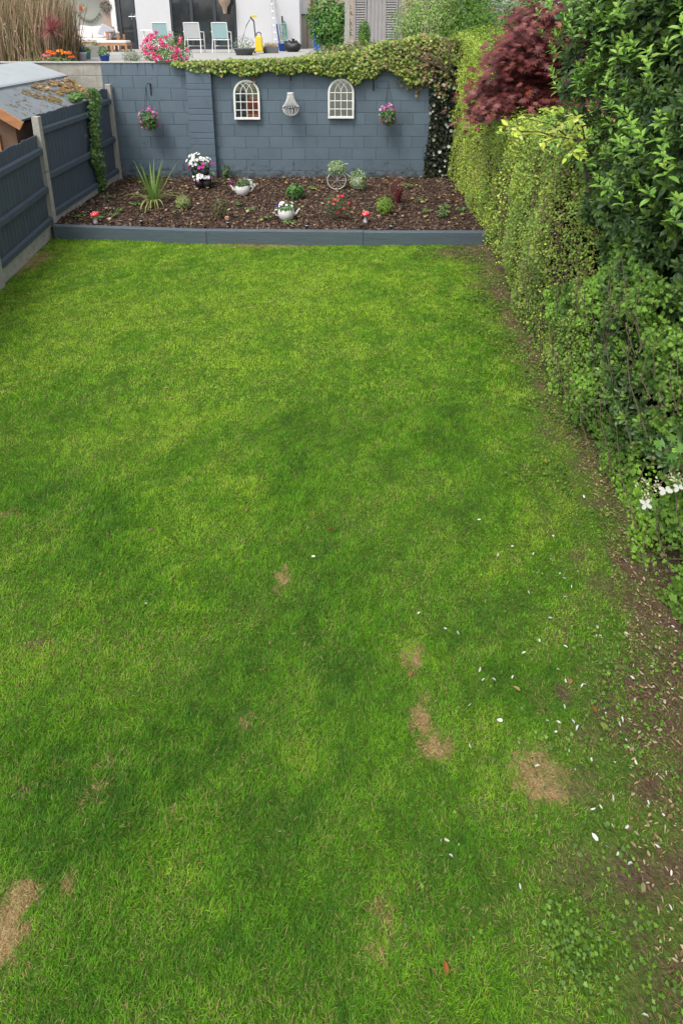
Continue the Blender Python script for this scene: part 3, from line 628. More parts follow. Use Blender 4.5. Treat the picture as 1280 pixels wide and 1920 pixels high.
# seedlings
SEED = [(118+105, 396), (205, 372), (256, 385), (330, 400), (182, 412), (470, 395), (395, 345), (790, 378), (800, 398), (862, 395), (835, 392), (590, 355), (500, 410), (448, 385), (213, 405), (765, 352), (545, 420), (150, 408)]
sd0 = None
for i, (px, py) in enumerate(SEED):
    b = bp(px, py)
    if sd0 is None:
        n = 26; P = np.array([[0, 0, .02]])+rng.normal(0, 1, (n, 3))*[.04, .04, .012]; P[:, 2] += .02
        sd0 = scatter('seedling', P, rdir(n)*.5+[0, -.2, 1], rdir(n), rng.uniform(.022, .042, n), pick([(.12, .25, .06), (.2, .32, .1)], n), 'ivy', 'leaf'); o = sd0
        tag(o, 'tiny green seedling sprouting through the bark', 'seedling', 'seedlings in the bark')
    else: o = sd0.copy(); COL.objects.link(o)
    o.location = b; o.rotation_euler = (0, 0, i*1.3); s = rng.uniform(.7, 1.3); o.scale = (s, s, s)
# two-tier flower tower
b = bp(379, 352); t = thing('flower_tower', b, 'black tiered planter spilling white and magenta petunias at the pilaster foot', 'planter')
for k, (dx, z0) in enumerate(((-.03, 0), (.09, .0), (-.06, .21), (.07, .22))):
    mb = MB(); mb.lathe(b+Vector((dx, -.02*k, z0-.02)), [(.001, 0), (.07, 0), (.10, .17), (.095, .17), (.07, .02)], 14); mb.build('pot', 'black_plastic', t, smooth=True)
mb = MB(); mb.tube([b, b+Vector((0, 0, .5))], .02, 8); mb.build('post', 'black_plastic', t)
blob('foliage', b+Vector((0, 0, .46)), (.20, .17, .12), 520, .05, [(.06, .15, .03), (.11, .23, .06)], parent=t)
blob('foliage', b+Vector((.03, 0, .24)), (.21, .17, .07), 320, .045, [(.06, .15, .03), (.11, .23, .06)], parent=t)
def flat(c, rad, n, fs, cols, parent, name='flowers', fr=.35):
    d = rdir(n*4); d = d[(d[:, 2] > -.3) & (d[:, 1] < fr)][:n]; n = len(d)
    P = np.array(c)+d*np.array(rad); return scatter(name, P, d+rdir(n)*.35+[0, -.3, .3], rdir(n), rng.uniform(.8, 1.2, n)*fs, pick(cols, n), 'flower', 'petal', parent)
WH = [(.80, .80, .80), (.86, .86, .84)]; MG = [(.46, .03, .26), (.52, .05, .34)]
flat(b+Vector((-.02, -.02, .50)), (.19, .17, .14), 34, .062, WH, t); flat(b+Vector((.05, -.03, .22)), (.19, .17, .07), 26, .065, WH, t)
flat(b+Vector((.02, -.04, .42)), (.23, .18, .13), 9, .06, MG, t); flat(b+Vector((0, -.02, .17)), (.24, .17, .07), 6, .055, MG, t)
# white teapot planters
def teapot(px, py, s, label, fl, rot):
    b = bp(px, py); t = thing('teapot_planter', b, label, 'planter', 'white teapot planters in the bark'); t.rotation_euler = (0, 0, rot)
    M = [(.001, 0), (.085, 0), (.105, .02), (.125, .07), (.13, .12), (.115, .165), (.105, .17), (.10, .165), (.115, .12), (.1, .05)]
    mb = MB(); mb.lathe((0, 0, 0), [(r*s, z*s) for r, z in M], 24); mb.build('body', 'enamel', t, smooth=True, world=False)
    mb = MB(); mb.tube([(-.11*s, 0, .05*s), (-.16*s, 0, .07*s), (-.18*s, 0, .11*s), (-.17*s, 0, .15*s), (-.115*s, 0, .155*s)], .010*s, 8); mb.build('handle', 'enamel', t, smooth=True, world=False)
    mb = MB(); mb.tube([(.11*s, 0, .07*s), (.16*s, 0, .10*s), (.185*s, 0, .15*s), (.21*s, 0, .17*s)], [.024*s, .018*s, .013*s, .012*s], 8); mb.build('spout', 'enamel', t, smooth=True, world=False)
    mb = MB(); mb.lathe((0, 0, 0), [(.001, .15*s), (.10*s, .15*s)], 16); mb.build('soil', 'soil', t, world=False)
    blob('foliage', b+Vector((0, 0, .19*s)), (.14*s, .13*s, .08*s), 260, .04, [(.08, .20, .04), (.14, .30, .07)], parent=None).parent = t
    o = [x for x in t.children if x.name.startswith('foliage')][-1]; o.data.transform(Matrix.Translation(-b))
    for (off, rad, n, fs, cols) in fl:
        o = flat(Vector(off), rad, n, fs, cols, None); o.parent = t
    return t
teapot(455, 365, 1.0, 'white enamel teapot planter with white, purple and pink flowers, nearer the wall',
       [((-.08, 0, .2), (.11, .1, .08), 22, .06, WH), ((.0, -.05, .18), (.06, .07, .06), 12, .05, [(.05, .04, .30), (.09, .05, .36)]), ((.13, 0, .19), (.09, .08, .07), 11, .055, MG)], 3.14)
teapot(537, 411, .98, 'white enamel teapot planter with green plant and a few white flowers, nearer the lawn',
       [((0, -.02, .21), (.12, .1, .07), 12, .042, WH), ((-.09, 0, .23), (.05, .05, .04), 3, .04, [(.08, .05, .35)])], 0)
# toadstools
def toad(px, py, label):
    b = bp(px, py); t = thing('toadstool_ornament', b, label, 'garden ornament', 'red toadstool ornaments')
    mb = MB(); mb.lathe(b+Vector((0, 0, -.01)), [(.001, 0), (.026, 0), (.032, .03), (.024, .07), (.015, .1), (.014, .135)], 14); mb.build('stalk', 'lilac_pot', t, smooth=True)
    mb = MB(); mb.lathe(b+Vector((0, 0, .12)), [(.001, -.005), (.05, 0), (.068, .006), (.062, .026), (.042, .05), (.02, .06), (.001, .063)], 18); cap = mb.build('cap', 'red_paint', t, smooth=True)
    mb = MB()
    for (a, r, z) in ((-1.6, .045, .05), (-.8, .05, .045), (-2.4, .052, .042), (-1.2, .02, .062), (.5, .04, .052), (2.4, .04, .052), (-1.9, .064, .026)): mb.ball(b+Vector((r*math.cos(a), r*math.sin(a), .12+z)), .0075, 5)
    mb.build('spots', 'white_wood', cap, smooth=True)
toad(180, 419, 'red spotted toadstool ornament near the fence end of the bed'); toad(685, 418, 'red spotted toadstool ornament in front of the lime shrub')
# solar stakes
def stake(px, py, label, top=None):
    b = bp(px, py); t = thing('solar_light', b, label, 'garden light', 'black solar stake lights behind the sleepers')
    mb = MB(); mb.tube([b-Vector((0, 0, .05)), b+Vector((0, 0, .05))], .016, 8); mb.build('stake', 'black_plastic', t)
    mb = MB(); mb.lathe(b, [(.001, .05), (.024, .05), (.026, .075), (.024, .10), (.001, .102)], 12); mb.build('lamp_head', 'black_plastic', t, smooth=True)
    mb = MB(); mb.lathe(b, [(.022, .056), (.0285, .058), (.0285, .068), (.022, .07)], 12); mb.build('lens', 'steel', t, smooth=True)
    if top:
        mb = MB(); mb.cbox((b.x-.01, b.y, b.z+.125), (.055, .05, .05), None); mb.build('faded_cap', top, t, bevel=.006)
mat('terracotta', (.42, .20, .15), .8, ns=20, na=.2)
stake(266, 421, 'black solar stake light in front of the cordyline'); stake(428, 424, 'black stake light with a faded terracotta cap', 'terracotta')
stake(575, 430, 'black solar stake light right of the lower white teapot'); stake(733, 431, 'low black solar stake light right of the red toadstool by the sleeper')
# bicycle planter
b = bp(646, 355); t = thing('bicycle_planter', b, 'pale wire bicycle planter overflowing with variegated foliage', 'planter')
def wheel(c, r, n=8):
    mb = MB(); pts = [c+Vector((r*math.cos(a), 0, r*math.sin(a))) for a in np.linspace(0, 2*math.pi, 25)]; mb.tube(pts, .008, 6, False)
    w1 = mb.build('wheel', 'enamel', t, smooth=True); mb = MB()
    for k in range(n): a = math.pi*2*k/n; mb.tube([c, c+Vector((r*math.cos(a), 0, r*math.sin(a)))], .004, 5)
    mb.build('spokes', 'steel', w1)
wc = Wp(631, 338, b.y); wheel(wc, .165); rc = Vector((wc.x+.36, b.y, BZ+.09)); wheel(rc, .09, 6)
mb = MB(); hb = wc+Vector((.06, 0, .27)); mb.tube([wc, hb], .007, 6); mb.tube([hb-Vector((.02, 0, .06)), rc+Vector((-.08, 0, .12)), rc], .007, 6); mb.tube([hb, hb+Vector((.1, 0, .03)), hb+Vector((.14, 0, .03))], .006, 6)
mb.build('bike_frame', 'enamel', t)
mb = MB(); mb.lathe(rc+Vector((.0, -.02, -.05)), [(.001, 0), (.07, 0), (.09, .17), (.085, .17), (.07, .02)], 14); mb.build('rear_basket', 'enamel', t, smooth=True)
mb = MB(); mb.lathe(wc+Vector((.0, -.0, .17)), [(.001, 0), (.06, 0), (.085, .09), (.08, .09), (.06, .02)], 14); mb.build('front_basket', 'enamel', t, smooth=True)
VG = [(.30, .42, .18), (.18, .32, .08), (.48, .55, .34), (.24, .40, .10)]
blob('variegated_foliage', wc+Vector((0, -.02, .24)), (.17, .12, .13), 520, .045, VG, parent=t); blob('variegated_foliage', rc+Vector((.02, -.03, .1)), (.15, .12, .19), 640, .042, VG, parent=t, droop=.9)

# ------------------------------------------------------------------ flowered column at the wall end
b = Vector((Wp(823, 320, YW-.12).x, YW-.1, .15)); t = thing('ivy_column', b, 'dark ivy column dotted with white flowers at the right end of the wall', 'climber')
n = 5200; z = rng.uniform(.1, 2.3, n); wid = .24+.03*np.sin(z*4); x = b.x+rng.uniform(-1, 1, n)*wid*(1-.0*z)+.02*(z-1); y = YW-.03-np.abs(rng.normal(0, .045, n))-.03*fbm(x*7, z*7)
N = np.c_[rng.normal(0, .5, n), -np.ones(n), rng.normal(.3, .5, n)]
scatter('foliage', np.c_[x, y, z], N, rdir(n)-[0, 0, .8], rng.uniform(.025, .055, n), pick([(.010, .018, .008), (.022, .034, .014), (.05, .055, .025), (.035, .03, .018)], n, [5, 4, 1, 1]), 'ivy', 'leaf', t)
n = 44; z = np.linspace(.2, 2.0, n)+rng.uniform(-.03, .03, n); x = b.x+rng.uniform(-.22, .22, n)
sz = rng.uniform(.035, .075, n); scatter('flowers', np.c_[x, np.full(n, YW-.19), z], np.c_[rng.normal(0, .3, n), -np.ones(n), rng.normal(.2, .3, n)], rdir(n), sz, pick([(.50, .50, .44), (.36, .37, .30), (.24, .26, .18)], n), 'flower', 'petal', t)
mb = MB()
for k in range(4): x0 = b.x+rng.uniform(-.2, .2); mb.tube([(x0+rng.uniform(-.05, .05), YW-.06-.01*k, zz_) for zz_ in (.1, .7, 1.3, 1.9, 2.3)], .009, 5)
mb.build('stems', 'bark', t)

# ------------------------------------------------------------------ ivy on the fence post
b = Vector((-4.2, 10.3, .2)); t = thing('fence_ivy', b, 'strand of green ivy climbing the ivy-clad concrete fence post', 'climber')
n = 2300; u = rng.uniform(0, 1, n); z = .2+u*1.75
wv = .038+.04*np.exp(-((z-1.75)/.2)**2)+.07*np.exp(-((z-.85)/.15)**2)+.03*(z > 1.2)
y = 10.24+rng.normal(0, 1, n)*wv*.95-.07*(z < 1.6)+.05*np.sin(z*5); x = -4.24+np.abs(rng.normal(.02, .035, n))+.03*np.exp(-((z-1.75)/.25)**2)
cc = pick([(.06, .15, .04), (.10, .22, .07), (.16, .28, .10), (.2, .3, .06)], n)*np.where((z < .75) | ((z > .95) & (z < 1.1)), .75, 1)[:, None]
scatter('foliage', np.c_[x, y, z], np.c_[np.ones(n), rng.normal(-.5, .5, n), rng.normal(.4, .5, n)], rdir(n)-[0, 0, .7], rng.uniform(.025, .055, n), cc, 'ivy', 'leaf', t)
blob('foliage', (-4.42, 10.15, 1.84), (.15, .2, .07), 260, .04, [(.10, .22, .06), (.2, .32, .1)], 'ivy', parent=t)
mb = MB(); mb.tube([(-4.2, 10.32, .15), (-4.18, 10.25, .6), (-4.19, 10.33, 1.1), (-4.2, 10.3, 1.75)], [.014, .012, .009, .006], 6); mb.build('stem', 'bark', t)

# ------------------------------------------------------------------ ivy along the top of the wall
t = thing('wall_top_ivy', (0, YW+.1, zt), 'yellow-green and russet ivy mantling the top of the blue wall', 'climber')
n = 21000; x = rng.uniform(-3.1, 2.35, n); dens = np.interp(x, [-3.1, -2.4, -1.2, .2, 2.3], [.12, .4, .8, 1, 1]); k = rng.uniform(0, 1, n) < dens; x = x[k]; n = len(x)
hi = np.interp(x, [-3.1, -2.4, -1.2, -.4, .3, .9, 1.6, 2.3], [.03, .05, .08, .17, .24, .4, .5, .55])*(.75+.5*fbm(x*3, x*0+1.))
lo = np.interp(x, [-3.1, -2.4, -1.8, -1.2, -.7, -.2, .3, .75, .9, 1.2, 1.7, 2.3], [.05, .12, .2, .15, .17, .25, .33, .16, .12, .25, .42, .8])*(.3+1.4*fbm(x*5, x*0+4.))
u = rng.uniform(0, 1, n); z = zt-lo+(lo+hi)*u; y = YW+.05+rng.uniform(-.22, .25, n)*np.clip(1-np.abs(z-zt-.05)*1.3, .3, 1); y = np.where(z < zt+.02, YW-.02-np.abs(rng.normal(.04, .05, n)), y)
br = np.clip((x-.2)/1.2, 0, 1)[:, None]*np.clip(fbm(x*2.5, z*4)*2.4-.75, 0, 1)[:, None]
base = pick([(.28, .37, .055), (.19, .28, .045), (.42, .43, .15), (.09, .16, .03), (.36, .23, .10)], n, [4, 5, 2, 4, 1]); brn = pick([(.26, .15, .09), (.34, .20, .10), (.12, .17, .05), (.16, .26, .05)], n)
scatter('foliage', np.c_[x, y, z], np.c_[rng.normal(0, .45, n), -np.ones(n), rng.normal(.7, .5, n)], rdir(n)-[0, 0, .9], rng.uniform(.026, .066, n), base*(1-br)+brn*br, 'ivy', 'leaf', t)
mb = MB()
for (x0, L) in ((-2.75, .5), (-2.5, .2), (-1.62, .36), (-1.55, .22), (.66, .2), (1.05, .3), (1.2, .42), (1.35, .5), (1.5, .25), (-.9, .18)):
    mb.tube([(x0, YW-.03, zt+.02), (x0+.03, YW-.05, zt-L*.5), (x0-.02, YW-.03, zt-L)], [.006, .004, .002], 5)
mb.tube([(-3.4, YW-.02, zt+.03), (-2, YW-.03, zt+.035), (0, YW-.02, zt+.05), (2.3, YW+.02, zt+.09)], .012, 6)
for k in range(40):
    x0 = rng.uniform(0, 2.2); q = Vector((x0, YW+rng.uniform(-.12, .2), zt+.05)); mb.tube([q, q+Vector((rng.uniform(-.3, .3), rng.uniform(-.1, .1), rng.uniform(.1, .4)))], [.006, .003], 5)
mb.build('stems', 'bark', t)
P = []
for (x0, L) in ((-2.75, .45), (-1.62, .36), (-1.55, .2), (1.1, .4), (1.25, .45), (1.4, .58), (1.55, .4)):
    for k in range(16): P.append((x0+rng.normal(0, .035), YW-.05, zt-L*rng.uniform(.3, 1)))
P = np.array(P); n = len(P); scatter('trailing_leaves', P, np.c_[rng.normal(0, .4, n), -np.ones(n), rng.normal(.4, .4, n)], rdir(n)-[0, 0, 1], rng.uniform(.03, .065, n), pick([(.26, .15, .06), (.22, .27, .07), (.36, .22, .10)], n), 'ivy', 'leaf', t)

# ================================================================== HEDGE SIDE
def hface(y): return np.interp(y, [-1, 2.2, 3.6, 5.1, 8, 9.5, 11.3], [1.72, 1.74, 1.80, 1.84, 2.04, 2.10, 2.14])
def core(name, y0, y1, x_in, z0, z1, material, parent, inset=.2, x1=2.9):  # solid filler behind the leaves, its dark colour stands in for inner shade
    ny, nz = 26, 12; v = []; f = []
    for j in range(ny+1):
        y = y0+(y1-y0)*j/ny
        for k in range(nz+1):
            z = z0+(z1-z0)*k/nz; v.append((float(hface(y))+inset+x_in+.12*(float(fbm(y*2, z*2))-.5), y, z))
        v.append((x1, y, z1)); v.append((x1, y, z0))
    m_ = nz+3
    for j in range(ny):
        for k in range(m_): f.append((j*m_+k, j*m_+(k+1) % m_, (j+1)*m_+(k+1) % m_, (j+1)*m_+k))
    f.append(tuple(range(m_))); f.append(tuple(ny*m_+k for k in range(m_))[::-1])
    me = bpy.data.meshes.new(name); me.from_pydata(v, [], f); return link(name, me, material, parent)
# small-leaved privet hedge, far half
t = thing('privet_hedge', (2.2, 8, 0), 'bright yellow-green small-leaved privet hedge beside the bed', 'hedge')
core('shade_core', 4.2, 11.25, 0, 0, 1.85, 'core_brown', t, .22)
core('shade_core', 8.9, 11.25, .02, 1.7, 2.55, 'core_brown', t, .26)
def ptop(y): return np.interp(y, [4.2, 5.5, 7, 8.2, 9, 11.3], [2.12, 2.05, 1.9, 2.05, 2.62, 2.85])
n = 95000; y = rng.uniform(4.1, 11.4, n); u = rng.uniform(0, 1, n); z = u*ptop(y); lump = fbm(y*1.6, z*1.6); l2 = fbm(y*6, z*6)
x = hface(y)+.34*(lump-.5)+.16*(l2-.5)+np.abs(rng.normal(0, .075, n))-.02+.12*np.clip(.25-z, 0, .25)*4*.35
bare = fbm(y*1.3+7, z*1.8+2); thin = ((bare > .56) & (z < 1.7) & (y < 8.5) & (rng.uniform(0, 1, n) < .42)) | ((z < .18) & (rng.uniform(0, 1, n) < .5))
k = ~thin; x, y, z, lump, l2, bare = [q[k] for q in (x, y, z, lump, l2, bare)]; n = len(x)
yel = (np.clip((l2-.35)*1.6+.1+(z-1)*.12+(y-6)*.06, 0, 1)*np.interp(y, [4.3, 7, 9], [.4, .75, 1]))[:, None]
c = (np.array([.20, .32, .055])*(1-yel)+np.array([.56, .68, .10])*yel)*rng.uniform(.65, 1.35, (n, 1)); brm = (rng.uniform(0, 1, n) < .07+.14*(bare > .52))[:, None]; c = np.where(brm, np.array([.20, .13, .07]), c)
scatter('foliage', np.c_[x, y, z], np.c_[-np.ones(n), rng.normal(-.3, .6, n), rng.normal(.5, .6, n)], rdir(n), rng.uniform(.016, .034, n), c, 'dia', 'leaf', t)
n = 16000; x = rng.uniform(1.95, 2.9, n); y = rng.uniform(4.6, 11.3, n); z = ptop(y)+.35*(fbm(x*2.5, y*2.5)-.5)+np.abs(rng.normal(0, .06, n))-.05
scatter('top_foliage', np.c_[x, y, z], rdir(n)*.6+[0, 0, 1], rdir(n), rng.uniform(.018, .036, n), pick([(.22, .34, .06), (.42, .54, .09)], n), 'dia', 'leaf', t)
# twiggy shoots sticking out
mb = MB(); PP = []
for k in range(420):
    y0 = rng.uniform(4.7, 11.2); z0 = rng.uniform(.05, 1)*float(ptop(y0)); x0 = float(hface(y0))+.04; d = Vector((-rng.uniform(.3, 1), rng.normal(0, .5), rng.uniform(-.2, 1))).normalized()*rng.uniform(.06, .2); q = Vector((x0, y0, z0))
    mb.tube([q, q+d], [.004, .002], 4)
    for j in range(7): PP.append(q+d*(.3+.7*j/6)+Vector(rng.normal(0, .012, 3)))
for k in range(260):
    y0 = rng.uniform(4.7, 8.5); z0 = rng.uniform(.0, 1.5); q = Vector((float(hface(y0))+.03, y0, z0)); mb.tube([q, q+Vector((rng.uniform(-.02, .05), rng.uniform(-.25, .25), rng.uniform(.1, .5)))], [.005, .003], 4)
mb.build('twigs', 'bark', t); P = np.array(PP); n = len(P)
scatter('shoot_leaves', P, rdir(n)+[-.6, -.3, .6], rdir(n), rng.uniform(.022, .036, n), pick([(.56, .68, .10), (.36, .50, .07)], n), 'dia', 'leaf', t)

# ivy skirt, near half low
t = thing('ivy_hedge', (1.9, 3, 0), 'ivy-covered lower hedge with dark gaps running down the right of the lawn', 'hedge')
core('shade_core', -.9, 5.0, 0, 0, 1.4, 'core', t, .22)
n = 95000; y = rng.uniform(-.9, 6.3, n); z = rng.uniform(0, 1.6, n); lump = fbm(y*1.5+3, z*1.5); l2 = fbm(y*5, z*5+8)
x = hface(y)+.05+.26*(lump-.5)+.2*(l2-.5)+np.abs(rng.normal(0, .07, n))-.03-.10*np.clip(.35-z, 0, .3)
hole = fbm(y*2.7+1, z*2.7+5); k = ~((hole > .585) & (rng.uniform(0, 1, n) < .9)) & ~((y > 4.0) & (z > 1.25-(y-4.0)*.62)); x, y, z, lump, l2 = [q[k] for q in (x, y, z, lump, l2)]; n = len(x)
g = np.clip(fbm(y*3, z*3, 4.)*1.9-.45, 0, 1)[:, None]
c = (np.array([.060, .140, .018])*(1-g)+np.array([.23, .42, .05])*g)*rng.uniform(.6, 1.4, (n, 1)); c = np.where(rng.uniform(0, 1, (n, 1)) < .02, np.array([.22, .16, .08]), c)
scatter('foliage', np.c_[x, y, z], np.c_[-np.ones(n), rng.normal(-.35, .5, n), rng.normal(.55, .5, n)], rdir(n)-[0, 0, .6], rng.uniform(.010, .030, n)*np.where(rng.uniform(0, 1, n) < .10, 1.6, 1), c, 'ivy', 'leaf', t)
mb = MB()
for k in range(230):
    y0 = rng.uniform(.5, 5.6); z0 = rng.uniform(0, 1.3); q = Vector((float(hface(y0))-.05+rng.uniform(-.05, .06), y0, z0)); a = rng.uniform(-1, 1); L = rng.uniform(.15, .55)
    mb.tube([q, q+Vector((-.03, a*L*.5, L*.45)), q+Vector((.02, a*L, L*.8))], [.0035, .003, .0015], 4)
mb.build('stems', 'bark', t)

# large dark shrub, near half high
t = thing('laurel_shrub', (2.0, 3.6, 0), 'tall dark glossy shrub with pale new shoots towering over the lawn edge', 'shrub')
n = 4300; y = rng.uniform(1.0, 4.75, n); z = rng.uniform(.6, 3.75, n)
def lface(y, z): return hface(y)-.02+np.interp(z, [.9, 1.6, 2.4, 3.2, 3.8], [.10, .08, -.06, -.16, .05])*np.interp(y, [1, 3, 4.6, 5.4], [.6, .8, 1.1, .4])
lump = fbm(y*1.7, z*1.7, 2.)
x = lface(y, z)+.42*(lump-.5)+.14*(fbm(y*5, z*5, 6.)-.5)+np.abs(rng.normal(0, .12, n)); k = ~((y > 4.2) & (z < 1.5+(y-4.2)*1.5)); x, y, z = x[k], y[k], z[k]; n = len(x)
D = np.c_[-np.ones(n)*.8, rng.normal(-.25, .45, n), rng.uniform(.3, 1.2, n)]
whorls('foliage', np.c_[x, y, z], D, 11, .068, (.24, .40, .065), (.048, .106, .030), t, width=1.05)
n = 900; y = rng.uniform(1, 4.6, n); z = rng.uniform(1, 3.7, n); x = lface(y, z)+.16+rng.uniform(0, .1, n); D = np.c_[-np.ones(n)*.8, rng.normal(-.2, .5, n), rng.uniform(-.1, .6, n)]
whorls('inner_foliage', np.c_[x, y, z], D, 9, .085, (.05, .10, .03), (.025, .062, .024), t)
n = 150; y = rng.uniform(2.6, 4.8, n); z = rng.uniform(2.0, 3.4, n); x = lface(y, z)-rng.uniform(.02, .16, n)+.4*(fbm(y*1.7, z*1.7, 2.)-.5); D = np.c_[-np.ones(n)*.45, rng.normal(-.1, .3, n), np.ones(n)]
whorls('new_shoots', np.c_[x, y, z], D, 9, .062, (.36, .56, .08), (.18, .36, .06), t)
mb = MB()
for k in range(60):
    y0 = rng.uniform(1.2, 5.1); z0 = rng.uniform(1.1, 3.4); q = Vector((2.15, y0, z0-.4)); mb.tube([q, Vector((float(lface(y0, z0))+.08, y0+rng.uniform(-.2, .2), z0))], [.014, .005], 5)
for y0 in (1.6, 2.5, 3.4, 4.3, 5.0): mb.tube([(2.3, y0, 0), (2.25, y0+.1, 1.5), (2.2, y0, 3.2)], [.05, .04, .02], 7)
mb.build('branches', 'bark', t)
v = []; me = None
core('dark_interior', .9, 4.6, .02, 1.2, 3.4, 'core', t, .26)  # added dark filler, shade deep in the shrub put into its colour

# golden privet sprays
t = thing('golden_privet', (1.9, 5.3, 0), 'bright golden-yellow leaved sprays poking out between hedge and dark shrub', 'shrub')
PP = []; mb = MB()
root = Wp(1085, 262, 4.0)
for (ax, ay, bx, by, D0) in ((1075, 268, 935, 244, 4.15), (1070, 262, 985, 222, 4.15), (1078, 250, 1015, 205, 4.15), (1090, 260, 1040, 195, 4.05), (1080, 275, 1060, 298, 3.95), (1090, 285, 1085, 300, 3.9), (1075, 262, 1010, 268, 4.05), (1095, 262, 1070, 215, 3.95)):
    a = Wp(ax, ay, D0); b = Wp(bx, by, D0-.15); mid = (a+b)/2+Vector((0, -.05, .04)); mb.tube([root, a, mid, b], [.008, .006, .004, .002], 5); L = (b-a).length; m_ = int(L/.016)
    for j in range(m_):
        s = j/m_; q = a*(1-s)**2+mid*2*s*(1-s)+b*s*s; PP.append((q+Vector(rng.normal(0, .012, 3)), b-a))
mb.tube([Vector((2.1, 4.3, 0)), Vector((2.0, 4.2, 1.2)), root], [.02, .015, .01], 6); mb.build('stems', 'bark', t)
n = len(PP); P = np.array([p for p, d in PP]); Dd = nrm(np.array([d for p, d in PP]))
scatter('golden_leaves', P, rdir(n)*.6+[-.3, -.5, .8], Dd*.5+rdir(n)*.8, rng.uniform(.04, .07, n), pick([(.50, .58, .07), (.38, .52, .06), (.58, .62, .16), (.26, .42, .06)], n), 'oval', 'leaf', t, 1.1)

# purple maple
c = Wp(1015, 118, 8.4); t = thing('japanese_maple', (c.x+.6, 9.2, 0), 'deep purple-red maple crown hanging over the hedge', 'tree')
mb = MB(); mb.tube([(3.1, 8.7, 0), (3.05, 8.65, 1.2), (2.8, 8.4, 2.2), (2.5, 8.1, 2.7)], [.06, .05, .04, .03], 8)
for k in range(14): a = Vector((2.6, 8.2, rng.uniform(2.2, 2.7))); mb.tube([a, a+Vector((rng.uniform(-.9, .5), rng.uniform(-.6, .6), rng.uniform(-.2, .6)))], [.02, .006], 6)
mb.build('trunk', 'bark', t)
Ps, Ns = [], []
for k in range(190):                        # flat tiers of drooping leaves
    s = rng.uniform(0, 1); px = 905+260*s**.9; top = np.interp(px, [910, 950, 1010, 1080, 1140], [165, 70, 30, -5, -20]); bot = np.interp(px, [910, 940, 1010, 1080, 1140], [222, 225, 200, 220, 235]); py = rng.uniform(top, bot)
    q = Wp(px, py, rng.uniform(7.2, 8.3)); m_ = 30; off = rng.normal(0, 1, (m_, 3))*[.14, .14, .028]; off[:, 2] -= (off[:, 0]**2+off[:, 1]**2)*1.2
    Ps.append(np.array(q)+off); Ns.append(rdir(m_)*.35+[-.25, -.55, 1])
for k in range(80):
    q = Vector((rng.uniform(2.3, 3.6), rng.uniform(7.4, 9), rng.uniform(2.3, 3.4))); off = rng.normal(0, 1, (30, 3))*[.16, .16, .03]; Ps.append(np.array(q)+off); Ns.append(rdir(30)*.4+[-.2, -.3, 1])
P = np.concatenate(Ps); N = np.concatenate(Ns); n = len(P)
scatter('crown', P, N, rdir(n)-[.3, .5, .5], rng.uniform(.08, .125, n), pick([(.145, .034, .032), (.20, .054, .048), (.08, .018, .018), (.28, .07, .03), (.24, .095, .085)], n, [4, 4, 3, .35, 1.2]), 'maple', 'leaf', t)

# white flowering sprig close to the eye
b = Wp(1262, 880, 2.5); t = thing('flowering_climber', b, 'white flowers and lobed leaves of a climber hanging out of the hedge', 'climber')
mb = MB(); r0 = Vector((1.85, 2.55, .85)); mb.tube([r0, b, Wp(1205, 940, 2.45)], [.006, .004, .003], 5); mb.tube([r0, Wp(1270, 835, 2.5), Wp(1240, 845, 2.45)], [.006, .004, .003], 5)
mb.build('stems', 'bark', t)
P = np.array([Wp(px, py, 2.45) for px, py in ((1245, 830), (1265, 850), (1275, 870), (1220, 945), (1262, 815), (1278, 835), (1275, 905), (1230, 940))]); n = len(P)
scatter('lobed_leaves', P, rdir(n)*.4+[-.4, -.6, .8], rdir(n)-[.9, .2, .2], rng.uniform(.055, .08, n), pick([(.12, .27, .04), (.08, .19, .03)], n), 'maple', 'leaf', t)
for (px, py, s) in ((1247, 920, .042), (1210, 945, .032), (1272, 915, .03)):
    q = Wp(px, py, 2.42); n = 4; scatter('white_flower', np.array([q]*n), rdir(n)*.25+[-.3, -.6, .7], np.array([[math.cos(a), .2, math.sin(a)] for a in (.9, -1.9, 2.6, -.6)]), s*rng.uniform(.7, 1.1, n), (.58, .58, .52), 'petal', 'petal', t)
n = 150; P = np.concatenate([np.array(Wp(px, py, 2.45))+rng.normal(0, .014, (30, 3)) for px, py in ((1205, 905), (1230, 912), (1262, 895), (1215, 935), (1276, 898))])
scatter('flower_buds', P, rdir(n), rdir(n), rng.uniform(.008, .018, n), pick([(.55, .56, .30), (.66, .66, .48)], n), 'dia', 'petal', t)

# feathery shrub beyond the wall
def far_tree(name, c, rad, n, size, cols, label, tpl='dia', trunk_to=2.1, cat='tree', width=.5, lump=.5, freq=3., bottom=-1, lo=.4):
    t = thing(name, (c[0], c[1], trunk_to), label, cat); blob('crown', c, rad, n, size, cols, tpl, parent=t, lump=lump, width=width, freq=freq, lo=lo)
    mb = MB(); mb.tube([(c[0], c[1], trunk_to-.1), (c[0]+.03, c[1], (trunk_to+c[2])/2), tuple(c)], [.06, .045, .02], 7)
    for k in range(9): d = rdir(1)[0]*np.array(rad)*.8; mb.tube([tuple(c), tuple(np.array(c)+d)], [.02, .005], 5)
    mb.build('trunk', 'bark', t); return t
FT = [(.20, .38, .06), (.29, .46, .11), (.11, .22, .04), (.38, .50, .17)]
far_tree('feathery_shrub', (2.05, 12.4, 2.95), (1.15, .6, .95), 22000, .055, FT, 'pale feathery shrub growing up behind the right end of the wall', lump=.35)
far_tree('leafy_conifer', (3.05, 12.0, 2.95), (1.15, .6, 1.1), 20000, .065, [(.12, .30, .025), (.20, .40, .04), (.05, .12, .015)], 'fresh green soft-needled conifer behind the purple maple', lump=.35, width=.3)
mb = MB(); t = thing('bare_branches', (1.9, 11.9, 2), 'bare grey branches crossing above the flowered ivy column', 'branches')
